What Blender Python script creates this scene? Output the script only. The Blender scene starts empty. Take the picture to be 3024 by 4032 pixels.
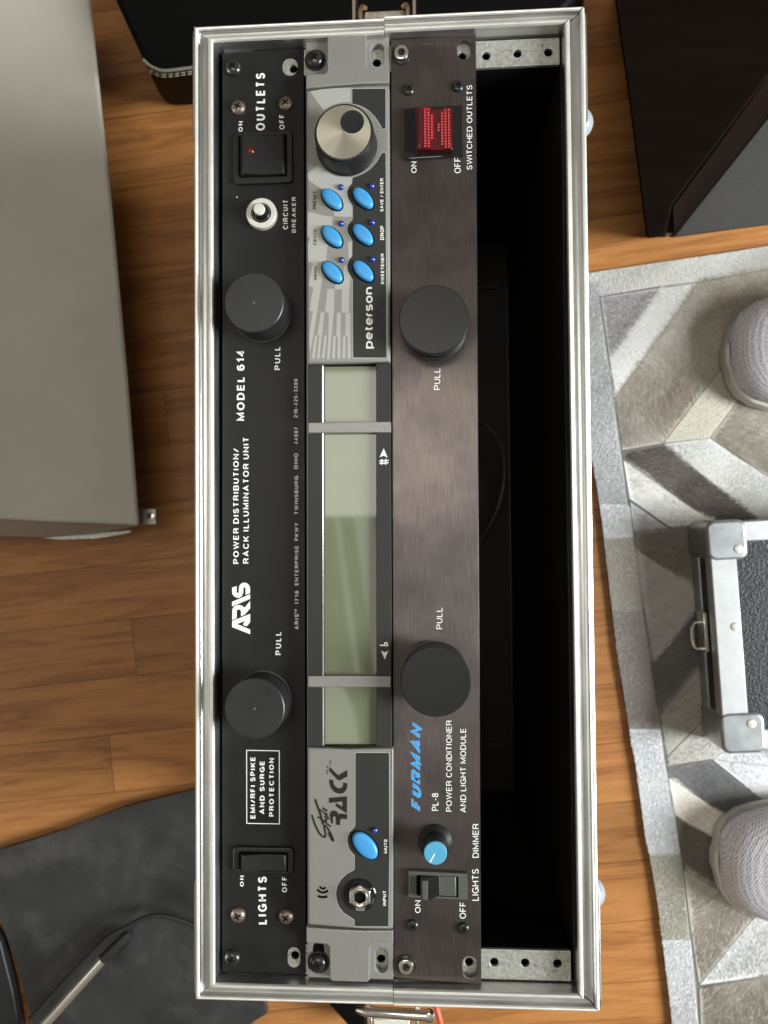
import bpy, bmesh, math, random
import numpy as np
from mathutils import Euler, Vector, Matrix
random.seed(7); rng = np.random.default_rng(7)
C = bpy.context.scene
PI = math.pi

# ------------------------------------------------------------------ camera, world, light
# case millimetres: x right, y up the case, z = 0 at the rack panels, floor at -FL
FL = 297.0
CAM = (20.2093, -15.0091, 393.5557)
ROT = (0.0258, 0.0603, -0.0081)
cd = bpy.data.cameras.new('camera'); cam = bpy.data.objects.new('camera', cd); C.collection.objects.link(cam)
cam.location = (CAM[0]/1000, CAM[1]/1000, (CAM[2]+FL)/1000); cam.rotation_euler = ROT
cd.sensor_fit = 'VERTICAL'; cd.sensor_height = 36; cd.lens = 36*3028/4032
cd.clip_start = 0.01; cd.clip_end = 50
cd.dof.use_dof = True; cd.dof.focus_distance = 0.385; cd.dof.aperture_fstop = 13
C.camera = cam

w = bpy.data.worlds.new('World'); C.world = w; w.use_nodes = True
bg = w.node_tree.nodes['Background']; bg.inputs[0].default_value = (1.0, 0.93, 0.80, 1); 
tc_ = w.node_tree.nodes.new('ShaderNodeTexCoord'); sx_ = w.node_tree.nodes.new('ShaderNodeSeparateXYZ'); mr_ = w.node_tree.nodes.new('ShaderNodeMapRange')
w.node_tree.links.new(tc_.outputs['Generated'], sx_.inputs[0]); w.node_tree.links.new(sx_.outputs['Z'], mr_.inputs['Value'])
mr_.inputs['From Min'].default_value = 0.1; mr_.inputs['From Max'].default_value = 0.9; mr_.inputs['To Min'].default_value = 0.07; mr_.inputs['To Max'].default_value = 0.30
w.node_tree.links.new(mr_.outputs[0], bg.inputs[1])

def area(name, loc, target, sx, sy, power, col):
    l = bpy.data.lights.new(name, 'AREA'); l.shape = 'RECTANGLE'; l.size = sx; l.size_y = sy; l.energy = power; l.color = col
    o = bpy.data.objects.new(name, l); C.collection.objects.link(o); o.location = loc
    o.rotation_euler = (Vector(target)-Vector(loc)).to_track_quat('-Z', 'Y').to_euler()
    return o
area('window_light', (2.05, -0.34, 1.28), (0.15, -0.05, 0.1), 0.75, 1.2, 138, (0.90, 0.96, 1.0))
area('ceiling_light', (-0.15, 0.205, 1.80), (-0.15, 0.205, 0), 0.75, 0.36, 5.0, (1.0, 0.97, 0.90))
area('left_fill_light', (-1.7, -0.5, 1.9), (0, 0.0, 0.25), 0.9, 0.7, 3.6, (1.0, 0.96, 0.86))  # unseen fill lamp added to brighten the left side

def reflection_lamp(name, p, wx, ly, ang, rad, shape='RECTANGLE'):
    l = bpy.data.lights.new(name, 'AREA'); l.shape = shape; l.size = wx; l.size_y = ly; l.energy = rad*PI*wx*ly*(PI/4 if shape == 'ELLIPSE' else 1); l.color = (1, .98, .92)
    o = bpy.data.objects.new(name, l); C.collection.objects.link(o); o.location = p; o.rotation_euler = (0, 0, ang)
# unseen lamps added only to put bright shapes into the display glass reflection
reflection_lamp('reflection_band_lamp', (-.122, -.150, 1.80), .050, .46, .125, 2.0); reflection_lamp('reflection_band_lamp', (-.187, -.165, 1.80), .014, .42, .125, 1.6)
reflection_lamp('reflection_oval_lamp', (-.215, -.485, 1.80), .10, .24, .22, 2.2, 'ELLIPSE')  # added oval lamp for the curved reflection low in the display
C.view_settings.view_transform = 'Standard'; C.view_settings.look = 'None'
C.view_settings.exposure = 0; C.view_settings.gamma = 1
C.cycles.use_denoising = True
C.cycles.max_bounces = 6

# ------------------------------------------------------------------ pixel -> millimetres on a plane
RM = Euler(ROT, 'XYZ').to_matrix()
def P(x, y, z=0.0):
    d = RM @ Vector(((x-1512)/3028, -(y-2016)/3028, -1.0)); t = (z-CAM[2])/d.z
    return (CAM[0]+t*d.x, CAM[1]+t*d.y)
def A(x, y, o=0): return (720+x*.54249, o+y*.54249)        # measurements taken on enlarged pieces of the photograph
def B(x, y, o=0): return (1480+x*.55455, o+y*.55455)
def Z1(x, y): return (1180+x*.25316, 300+y*.25316)
def Z2(x, y): return (1180+x*.28942, 840+y*.28942)
def Z3(x, y): return (1180+x*.22905, 2900+y*.22905)
def Z4(x, y): return (1180+x*.25316, 3340+y*.25316)
def Z5(x, y): return (1540+x*.21700, 2780+y*.21700)
def Z6(x, y): return (880+x*.21700, 2240+y*.21700)
def L0(x, y, o=0): return (x*.54249, o+y*.54249)
def Rr(x, y, o=0): return (2200+x*.49728, o+y*.49728)
def mm(pts, z, fn=None, *a):
    return [P(*(fn(*p, *a) if fn else p), z) for p in pts]

# ------------------------------------------------------------------ materials
def node(nt, t, **kw):
    n = nt.nodes.new(t)
    for k, v in kw.items():
        setattr(n, k, v)
    return n
def mat(name, col, rough=.5, metal=0, spec=.5, var=0, vscale=(200, 200, 200), bump=0, bscale=(400, 400, 400), coat=0, bdist=.0005, rvar=0, dirt=None, detail=4):
    m = bpy.data.materials.new(name); m.use_nodes = True; nt = m.node_tree
    b = nt.nodes['Principled BSDF']
    b.inputs['Base Color'].default_value = (*col, 1); b.inputs['Roughness'].default_value = rough
    b.inputs['Metallic'].default_value = metal; b.inputs['Specular IOR Level'].default_value = spec
    if coat:
        b.inputs['Coat Weight'].default_value = coat; b.inputs['Coat Roughness'].default_value = .04
    geo = node(nt, 'ShaderNodeNewGeometry')
    def noise(sc, det=detail, rg=.6):
        mp = node(nt, 'ShaderNodeMapping'); mp.inputs['Scale'].default_value = sc
        nt.links.new(geo.outputs['Position'], mp.inputs['Vector'])
        n = node(nt, 'ShaderNodeTexNoise'); n.inputs['Scale'].default_value = 1; n.inputs['Detail'].default_value = det; n.inputs['Roughness'].default_value = rg
        nt.links.new(mp.outputs[0], n.inputs['Vector']); return n.outputs['Fac']
    def ramp(src, lo, hi, a=.3, c=.7):
        r = node(nt, 'ShaderNodeMapRange'); r.inputs['From Min'].default_value = a; r.inputs['From Max'].default_value = c
        r.inputs['To Min'].default_value = lo; r.inputs['To Max'].default_value = hi
        nt.links.new(src, r.inputs['Value']); return r.outputs['Result']
    if var:
        f = ramp(noise(vscale), 1-var, 1+var)
        mx = node(nt, 'ShaderNodeVectorMath', operation='SCALE'); mx.inputs[0].default_value = col
        nt.links.new(f, mx.inputs['Scale']); last = mx.outputs[0]
        if dirt:
            d = ramp(noise(dirt[1], 5, .7), 0, dirt[2], dirt[3], dirt[3]+.12)
            mi = node(nt, 'ShaderNodeMix', data_type='RGBA'); nt.links.new(d, mi.inputs['Factor'])
            nt.links.new(last, mi.inputs['A']); mi.inputs['B'].default_value = (*dirt[0], 1); last = mi.outputs['Result']
        nt.links.new(last, b.inputs['Base Color'])
    if rvar:
        nt.links.new(ramp(noise(vscale), rough-rvar, rough+rvar), b.inputs['Roughness'])
    if bump:
        bp = node(nt, 'ShaderNodeBump'); bp.inputs['Strength'].default_value = bump; bp.inputs['Distance'].default_value = bdist
        nt.links.new(noise(bscale), bp.inputs['Height']); nt.links.new(bp.outputs[0], b.inputs['Normal'])
    return m
M = {}
M['alu'] = mat('aluminium', (.62, .62, .60), .33, 1, var=.12, vscale=(300, 25, 100), bump=.06, bscale=(900, 40, 300), rvar=.05, dirt=((.30, .28, .24), (200, 60, 200), .35, .62))
M['alu_lip'] = mat('highlit_aluminium', (.90, .88, .81), .42, .72, bump=.14, bscale=(55, 55, 55), bdist=.0008, var=.10, vscale=(90, 90, 90), dirt=((.45, .42, .32), (420, 420, 420), .5, .64))  # rim lips coloured paler to stand in for the highlights they catch
M['alu_h'] = mat('aluminium_cross', (.60, .60, .58), .36, 1, var=.14, vscale=(25, 300, 100), bump=.06, bscale=(40, 900, 300), rvar=.05, dirt=((.28, .26, .22), (60, 200, 200), .4, .60))
M['zinc'] = mat('galvanised_steel', (.50, .50, .45), .45, .75, var=.25, vscale=(500, 500, 500), bump=.3, bscale=(700, 700, 700), dirt=((.09, .08, .06), (420, 420, 420), .85, .57))
M['case_wall'] = mat('case_lining', (.012, .0078, .0065), .55, spec=.3, var=.3, vscale=(40, 40, 40))
M['case_out'] = mat('case_laminate', (.02, .02, .02), .4)
M['black_paint'] = mat('satin_black_paint', (.0105, .0105, .0098), .45, spec=.25, var=.25, vscale=(60, 60, 60), rvar=.06, dirt=((.055, .054, .05), (900, 900, 900), .8, .72), bump=.25, bscale=(2500, 2500, 2500), bdist=.0002)
M['black_plastic'] = mat('black_plastic', (.012, .012, .0115), .40, spec=.35, bump=.15, bscale=(2500, 2500, 2500), bdist=.0002)
M['knob'] = mat('knob_plastic', (.0085, .0086, .0076), .34, spec=.40, bump=.2, bscale=(2500, 2500, 2500), bdist=.0002, var=.12, vscale=(120, 120, 120))
M['knob_grey'] = mat('knob_plastic_grey', (.016, .0162, .0145), .38, spec=.42, bump=.2, bscale=(2500, 2500, 2500), bdist=.0002, var=.18, vscale=(70, 70, 70), rvar=.06)
M['gloss_black'] = mat('gloss_black', (.008, .008, .008), .12)
M['void'] = mat('deep_black', (.003, .003, .003), .8, spec=.1)
M['white_ink'] = mat('white_ink', (.78, .78, .73), .5, spec=.2)
M['dark_ink'] = mat('dark_ink', (.018, .016, .013), .5, spec=.2)
M['blue_ink'] = mat('blue_ink', (.075, .28, .55), .5, spec=.2)
M['bronze'] = mat('bronzed_screw', (.20, .15, .12), .42, .7, var=.3, vscale=(900, 900, 900))
M['black_screw'] = mat('black_screw', (.05, .05, .048), .22, .7)
M['chrome'] = mat('chrome', (.80, .77, .70), .20, 1, var=.1, vscale=(300, 300, 300))
M['silver'] = mat('silver_paint', (.235, .23, .208), .42, .30, spec=.5, var=.08, vscale=(1800, 1800, 1800), bump=.08, bscale=(3000, 3000, 3000), bdist=.0002)
M['silver_lt'] = mat('silver_print_light', (.37, .37, .34), .45, .2, var=.06, vscale=(1800, 1800, 1800))
M['inlay'] = mat('charcoal_inlay', (.024, .024, .021), .5, spec=.3, bump=.15, bscale=(2500, 2500, 2500), bdist=.0002)
M['lcd'] = mat('green_display', (.135, .152, .088), .55, coat=1.0, spec=.1, var=.03, vscale=(60, 60, 60))
M['cyan'] = mat('blue_button', (.045, .27, .56), .36, spec=.5)
M['cyan_cap'] = mat('cyan_cap', (.075, .31, .46), .45, spec=.4)
M['led'] = mat('blue_led', (.012, .025, .22), .08, spec=.8, coat=.6)
M['red_led'] = mat('red_lens', (.12, .006, .005), .12)
M['red'] = mat('red_lens_plastic', (.055, .0013, .003), .10, spec=.6, coat=.4)
M['red_deep'] = mat('red_lens_deep', (.16, .004, .006), .15)
M['cream'] = mat('nickel_cream', (.66, .64, .55), .35, .25, var=.05)
M['grey_plastic'] = mat('grey_plastic', (.075, .078, .066), .38, spec=.4)
M['rubber_white'] = mat('white_rubber', (.27, .29, .32), .28, spec=.5)
M['rubber'] = mat('black_rubber', (.012, .012, .013), .5)
M['vinyl'] = mat('pebbled_vinyl', (.011, .012, .015), .40, spec=.35, bump=.5, bscale=(480, 480, 480), bdist=.0013, detail=2)
M['tolex'] = mat('black_tolex', (.0022, .0022, .002), .6, spec=.08)
M['stitch'] = mat('pale_thread', (.42, .38, .28), .7)
M['beige'] = mat('beige_enamel', (.44, .412, .36), .6, spec=.08, var=.07, vscale=(9, 9, 9), bump=.08, bscale=(1500, 1500, 1500))
M['beige_lip'] = mat('beige_lip', (.46, .43, .37), .5, spec=.3)
M['brown'] = mat('dark_brown_wood', (.0045, .0026, .0015), .7, spec=.03, var=.3, vscale=(8, 60, 8))
M['grey_cloth'] = mat('grey_cloth', (.056, .053, .049), .85, spec=.1, var=.10, vscale=(300, 300, 300))
M['bag'] = mat('black_vinyl_sheet', (.027, .027, .026), .33, spec=.5, var=.3, vscale=(14, 14, 14), bump=.35, bscale=(40, 40, 40), bdist=.002, dirt=((.062, .061, .058), (22, 22, 22), .35, .50))
M['orange'] = mat('orange_cable', (.75, .10, .05), .4)
M['foot_sole'] = mat('shoe_sole', (.58, .57, .49), .6, bump=.2, bscale=(400, 400, 400))
M['cup_brass'] = mat('brass_dot', (.6, .5, .3), .3, .9)

def brushed():
    m = mat('brown_brushed_anodised', (.185, .155, .145), .30, .76)
    nt = m.node_tree; b = nt.nodes['Principled BSDF']
    b.inputs['Anisotropic'].default_value = .85; tv = node(nt, 'ShaderNodeCombineXYZ'); tv.inputs[0].default_value = 1; nt.links.new(tv.outputs[0], b.inputs['Tangent'])
    geo = node(nt, 'ShaderNodeNewGeometry')
    def nz(sc, det, rg=.6):
        mp = node(nt, 'ShaderNodeMapping'); mp.inputs['Scale'].default_value = sc; nt.links.new(geo.outputs['Position'], mp.inputs['Vector'])
        n = node(nt, 'ShaderNodeTexNoise'); n.inputs['Scale'].default_value = 1; n.inputs['Detail'].default_value = det; n.inputs['Roughness'].default_value = rg
        nt.links.new(mp.outputs[0], n.inputs['Vector']); return n.outputs['Fac']
    streak = nz((2200, 70, 10), 3)
    blot = nz((42, 40, 10), 5, .55)
    r = node(nt, 'ShaderNodeValToRGB'); nt.links.new(blot, r.inputs[0])
    r.color_ramp.elements[0].position = .30; r.color_ramp.elements[0].color = (.078, .063, .063, 1)
    r.color_ramp.elements[1].position = .60; r.color_ramp.elements[1].color = (.112, .092, .083, 1)
    mu = node(nt, 'ShaderNodeMapRange'); mu.inputs['From Min'].default_value = .3; mu.inputs['From Max'].default_value = .7; mu.inputs['To Min'].default_value = .80; mu.inputs['To Max'].default_value = 1.2
    nt.links.new(streak, mu.inputs['Value'])
    sc = node(nt, 'ShaderNodeVectorMath', operation='SCALE'); nt.links.new(r.outputs[0], sc.inputs[0]); nt.links.new(mu.outputs[0], sc.inputs['Scale'])
    nt.links.new(sc.outputs[0], b.inputs['Base Color'])
    bp = node(nt, 'ShaderNodeBump'); bp.inputs['Strength'].default_value = .30; bp.inputs['Distance'].default_value = .0002
    nt.links.new(streak, bp.inputs['Height']); nt.links.new(bp.outputs[0], b.inputs['Normal'])
    return m
M['brushed'] = brushed()

def oak():
    m = bpy.data.materials.new('oak_floor'); m.use_nodes = True; nt = m.node_tree; b = nt.nodes['Principled BSDF']
    geo = node(nt, 'ShaderNodeNewGeometry')
    mp = node(nt, 'ShaderNodeMapping'); mp.inputs['Rotation'].default_value = (0, 0, -math.radians(6.1)); mp.inputs['Location'].default_value = (.035, .0135, 0)
    nt.links.new(geo.outputs['Position'], mp.inputs['Vector'])
    sep = node(nt, 'ShaderNodeSeparateXYZ'); nt.links.new(mp.outputs[0], sep.inputs[0])
    def math_(op, a, c=None):
        n = node(nt, 'ShaderNodeMath', operation=op)
        for i, v in enumerate((a, c)):
            if v is None: continue
            if isinstance(v, (int, float)): n.inputs[i].default_value = v
            else: nt.links.new(v, n.inputs[i])
        return n.outputs[0]
    row = math_('DIVIDE', sep.outputs['Y'], .0515); fr = math_('FLOOR', row); fy = math_('FRACT', row)
    wn = node(nt, 'ShaderNodeTexWhiteNoise', noise_dimensions='1D'); nt.links.new(fr, wn.inputs['W'])
    xs = math_('ADD', sep.outputs['X'], math_('MULTIPLY', wn.outputs['Value'], 3.0))
    col = math_('DIVIDE', xs, .62); fc = math_('FLOOR', col); fx = math_('FRACT', col)
    pid = math_('ADD', math_('MULTIPLY', fr, 17.3), fc)
    wn2 = node(nt, 'ShaderNodeTexWhiteNoise', noise_dimensions='1D'); nt.links.new(pid, wn2.inputs['W'])
    # grain coordinates, offset per plank
    cb = node(nt, 'ShaderNodeCombineXYZ'); nt.links.new(math_('ADD', math_('MULTIPLY', sep.outputs['X'], 4.2), math_('MULTIPLY', wn2.outputs['Value'], 37.0)), cb.inputs[0])
    nt.links.new(math_('MULTIPLY', sep.outputs['Y'], 44.0), cb.inputs[1]); nt.links.new(pid, cb.inputs[2])
    n1 = node(nt, 'ShaderNodeTexNoise'); n1.inputs['Scale'].default_value = 1; n1.inputs['Detail'].default_value = 5; n1.inputs['Roughness'].default_value = .55; n1.inputs['Distortion'].default_value = 1.1
    nt.links.new(cb.outputs[0], n1.inputs['Vector'])
    ring = math_('FRACT', math_('MULTIPLY', n1.outputs['Fac'], 3.6))
    ring2 = math_('ABSOLUTE', math_('SUBTRACT', ring, .5))
    cb2 = node(nt, 'ShaderNodeCombineXYZ'); nt.links.new(math_('MULTIPLY', sep.outputs['X'], 38), cb2.inputs[0]); nt.links.new(math_('MULTIPLY', sep.outputs['Y'], 900), cb2.inputs[1]); nt.links.new(pid, cb2.inputs[2])
    n2 = node(nt, 'ShaderNodeTexNoise'); n2.inputs['Scale'].default_value = 1; n2.inputs['Detail'].default_value = 3; nt.links.new(cb2.outputs[0], n2.inputs['Vector'])
    f = math_('ADD', math_('ADD', math_('MULTIPLY', ring2, .88), .04), math_('MULTIPLY', n2.outputs['Fac'], .55))
    r = node(nt, 'ShaderNodeValToRGB'); nt.links.new(f, r.inputs[0])
    e = r.color_ramp.elements; e[0].position = .12; e[0].color = (.175, .066, .018, 1); e[1].position = .85; e[1].color = (.445, .195, .057, 1)
    k = e.new(.45); k.color = (.340, .136, .038, 1)
    tint = node(nt, 'ShaderNodeMapRange'); tint.inputs['To Min'].default_value = .78; tint.inputs['To Max'].default_value = 1.10; nt.links.new(wn2.outputs['Value'], tint.inputs['Value'])
    edge = math_('MINIMUM', fy, math_('SUBTRACT', 1.0, fy)); ex = math_('MINIMUM', fx, math_('SUBTRACT', 1.0, fx))
    l1 = node(nt, 'ShaderNodeMapRange'); l1.inputs['From Max'].default_value = .016; l1.inputs['To Min'].default_value = .45; nt.links.new(edge, l1.inputs['Value'])
    l2 = node(nt, 'ShaderNodeMapRange'); l2.inputs['From Max'].default_value = .0011; l2.inputs['To Min'].default_value = .35; nt.links.new(ex, l2.inputs['Value'])
    t = math_('MULTIPLY', math_('MULTIPLY', tint.outputs[0], l1.outputs[0]), l2.outputs[0])
    sc = node(nt, 'ShaderNodeVectorMath', operation='SCALE'); nt.links.new(r.outputs[0], sc.inputs[0]); nt.links.new(t, sc.inputs['Scale'])
    nt.links.new(sc.outputs[0], b.inputs['Base Color'])
    b.inputs['Roughness'].default_value = .40; b.inputs['Specular IOR Level'].default_value = .35
    bp = node(nt, 'ShaderNodeBump'); bp.inputs['Strength'].default_value = .25; bp.inputs['Distance'].default_value = .0006
    nt.links.new(math_('ADD', math_('MULTIPLY', n2.outputs['Fac'], .3), math_('MULTIPLY', l1.outputs[0], 1.0)), bp.inputs['Height']); nt.links.new(bp.outputs[0], b.inputs['Normal'])
    return m
M['oak'] = oak()

def fur_mat():
    m = bpy.data.materials.new('cowhide_hair'); m.use_nodes = True; nt = m.node_tree; b = nt.nodes['Principled BSDF']
    a = node(nt, 'ShaderNodeAttribute'); a.attribute_name = 'hair'; nt.links.new(a.outputs['Color'], b.inputs['Base Color'])
    b.inputs['Roughness'].default_value = .6; b.inputs['Specular IOR Level'].default_value = .3
    return m
M['fur'] = fur_mat()

def knit():
    m = mat('grey_knit', (.40, .39, .41), .8)
    nt = m.node_tree; b = nt.nodes['Principled BSDF']; geo = node(nt, 'ShaderNodeNewGeometry')
    mp = node(nt, 'ShaderNodeMapping'); mp.inputs['Scale'].default_value = (560, 560, 400); mp.inputs['Rotation'].default_value = (0, 0, .5); nt.links.new(geo.outputs['Position'], mp.inputs['Vector'])
    v = node(nt, 'ShaderNodeTexVoronoi'); v.inputs['Scale'].default_value = 1; v.inputs['Randomness'].default_value = .25; nt.links.new(mp.outputs[0], v.inputs['Vector'])
    r = node(nt, 'ShaderNodeValToRGB'); nt.links.new(v.outputs['Distance'], r.inputs[0])
    r.color_ramp.elements[0].position = .18; r.color_ramp.elements[0].color = (.24, .225, .225, 1); r.color_ramp.elements[1].position = .45; r.color_ramp.elements[1].color = (.64, .62, .64, 1)
    nt.links.new(r.outputs[0], b.inputs['Base Color'])
    bp = node(nt, 'ShaderNodeBump'); bp.inputs['Strength'].default_value = .6; bp.inputs['Distance'].default_value = .001
    nt.links.new(v.outputs['Distance'], bp.inputs['Height']); nt.links.new(bp.outputs[0], b.inputs['Normal'])
    return m
M['knit'] = knit()

# ------------------------------------------------------------------ mesh helpers (all input in case millimetres)
def world_loc(o):
    v = Vector((0, 0, 0))
    while o is not None:
        v += o.location; o = o.parent
    return v
def tag(o, label=None, cat=None, group=None, kind=None):
    for k, v in (('label', label), ('category', cat), ('group', group), ('kind', kind)):
        if v: o[k] = v
    return o
def thing(name, x, y, z, label, cat, group=None):
    o = bpy.data.objects.new(name, None); o.empty_display_size = .02; C.collection.objects.link(o)
    o.location = (x/1000, y/1000, (z+FL)/1000)
    return tag(o, label, cat, group)
def link_mesh(name, me, parent, absolute=True):
    o = bpy.data.objects.new(name, me); C.collection.objects.link(o)
    if parent is not None:
        o.parent = parent
        if absolute:
            me.transform(Matrix.Translation(-world_loc(parent)))
    return o
class MB:
    def __init__(s): s.v = []; s.f = []; s.m = []
    def add(s, vs, fs, mi=0):
        n = len(s.v); s.v += [tuple(v) for v in vs]; s.f += [tuple(i+n for i in f) for f in fs]; s.m += [mi]*len(fs); return s
    def box(s, x0, x1, y0, y1, z0, z1, mi=0):
        return s.add([(x0,y0,z0),(x1,y0,z0),(x1,y1,z0),(x0,y1,z0),(x0,y0,z1),(x1,y0,z1),(x1,y1,z1),(x0,y1,z1)],
                     [(3,2,1,0),(4,5,6,7),(0,1,5,4),(1,2,6,5),(2,3,7,6),(3,0,4,7)], mi)
    def prism(s, poly, z0, z1, mi=0, top=None):
        n = len(poly); top = top or poly
        ar = sum(poly[i][0]*poly[(i+1)%n][1]-poly[(i+1)%n][0]*poly[i][1] for i in range(n))
        if ar < 0: poly = poly[::-1]; top = top[::-1]
        v = [(p[0], p[1], z0) for p in poly]+[(p[0], p[1], z1) for p in top]
        return s.add(v, [tuple(range(n))[::-1], tuple(range(n, 2*n))]+[(i, (i+1)%n, n+(i+1)%n, n+i) for i in range(n)], mi)
    def sheet(s, poly, z, mi=0):
        n = len(poly); ar = sum(poly[i][0]*poly[(i+1)%n][1]-poly[(i+1)%n][0]*poly[i][1] for i in range(n))
        if ar < 0: poly = poly[::-1]
        return s.add([(p[0], p[1], z) for p in poly], [tuple(range(n))], mi)
    def lathe(s, cx, cy, z, prof, seg=40, mi=0, sx=1, sy=1, rot=0, cap0=True, cap1=True):
        v = []; f = []; k = len(prof); cr, sr = math.cos(rot), math.sin(rot)
        for r, h in prof:
            for i in range(seg):
                a = 2*PI*i/seg; ex, ey = r*math.cos(a)*sx, r*math.sin(a)*sy
                v.append((cx+ex*cr-ey*sr, cy+ex*sr+ey*cr, z+h))
        for j in range(k-1):
            for i in range(seg):
                i2 = (i+1) % seg; f.append((j*seg+i, j*seg+i2, (j+1)*seg+i2, (j+1)*seg+i))
        if cap0: f.append(tuple(range(seg))[::-1])
        if cap1: f.append(tuple(range((k-1)*seg, k*seg)))
        return s.add(v, f, mi)
    def tube(s, path, r, seg=12, mi=0, smooth=0):
        P_ = [Vector(p) for p in path]
        for _ in range(smooth):
            Q = [P_[0]]
            for a, b in zip(P_[:-1], P_[1:]): Q += [a*.75+b*.25, a*.25+b*.75]
            P_ = Q+[P_[-1]]
        v = []; f = []; n = len(P_); up = Vector((0.13, 0.27, 1)).normalized()
        for i, p in enumerate(P_):
            t = (P_[min(i+1, n-1)]-P_[max(i-1, 0)]).normalized(); a = t.cross(up).normalized(); b = a.cross(t)
            rr = r[min(i, len(r)-1)] if isinstance(r, (list, tuple)) else r
            for k in range(seg):
                q = p+a*(rr*math.cos(2*PI*k/seg))+b*(rr*math.sin(2*PI*k/seg)); v.append(tuple(q))
        for i in range(n-1):
            for k in range(seg):
                k2 = (k+1) % seg; f.append((i*seg+k, (i+1)*seg+k, (i+1)*seg+k2, i*seg+k2))
        f.append(tuple(range(seg))); f.append(tuple(range((n-1)*seg, n*seg))[::-1])
        return s.add(v, f, mi)
    def mesh(s, name, mats, ang=35):
        me = bpy.data.meshes.new(name)
        me.from_pydata([(x/1000, y/1000, (z+FL)/1000) for x, y, z in s.v], [], s.f)
        for m in (mats if isinstance(mats, (list, tuple)) else [mats]): me.materials.append(m)
        me.polygons.foreach_set('material_index', s.m)
        me.update(); me.shade_smooth(); me.set_sharp_from_angle(angle=math.radians(ang))
        return me
    def build(s, name, mats, parent=None, bevel=0, label=None, ang=35, seg=2):
        o = link_mesh(name, s.mesh(name, mats, ang), parent)
        if label: o['label'] = label
        if bevel:
            b = o.modifiers.new('bevel', 'BEVEL'); b.width = bevel/1000; b.segments = seg; b.limit_method = 'ANGLE'; b.angle_limit = math.radians(35)
        return o
def plate(name, contours, z0, z1, m, parent, bev=.3, label=None):
    """A flat plate with holes: contours in mm (outer first), edges rounded by bev."""
    cu = bpy.data.curves.new(name, 'CURVE'); cu.dimensions = '2D'; cu.fill_mode = 'BOTH'
    cu.extrude = max((z1-z0)/2-bev, .001)/1000; cu.bevel_depth = bev/1000; cu.bevel_resolution = 1; cu.offset = -bev/1000
    for c in contours:
        sp = cu.splines.new('POLY'); sp.points.add(len(c)-1); sp.use_cyclic_u = True
        for p, q in zip(sp.points, c): p.co = (q[0]/1000, q[1]/1000, 0, 1)
    t = bpy.data.objects.new('t', cu); C.collection.objects.link(t)
    me = bpy.data.meshes.new_from_object(t.evaluated_get(bpy.context.evaluated_depsgraph_get()))
    bpy.data.objects.remove(t); bpy.data.curves.remove(cu)
    me.name = name; me.materials.clear(); me.materials.append(m)
    me.transform(Matrix.Translation((0, 0, ((z0+z1)/2+FL)/1000)))
    me.shade_smooth(); me.set_sharp_from_angle(angle=math.radians(40))
    o = link_mesh(name, me, parent)
    if label: o['label'] = label
    return o
def circle(c, r, n=32, sx=1, sy=1): return [(c[0]+r*sx*math.cos(2*PI*i/n), c[1]+r*sy*math.sin(2*PI*i/n)) for i in range(n)]
def stadium(c, w_, h_, n=10):
    """rounded slot w_ wide (x), h_ tall (y)"""
    r = min(w_, h_)/2; out = []
    dx, dy = max(w_/2-r, 0), max(h_/2-r, 0)
    for q, (sx, sy) in enumerate(((1, 1), (-1, 1), (-1, -1), (1, -1))):
        for i in range(n+1):
            a = PI/2*(q+i/n); out.append((c[0]+sx*dx+r*math.cos(a), c[1]+sy*dy+r*math.sin(a)))
    return out
def rrect(x0, x1, y0, y1, r, n=5):
    out = []
    for q, (cx, cy) in enumerate(((x1-r, y1-r), (x0+r, y1-r), (x0+r, y0+r), (x1-r, y0+r))):
        for i in range(n+1):
            a = PI/2*(q+i/n); out.append((cx+r*math.cos(a), cy+r*math.sin(a)))
    return out

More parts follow.
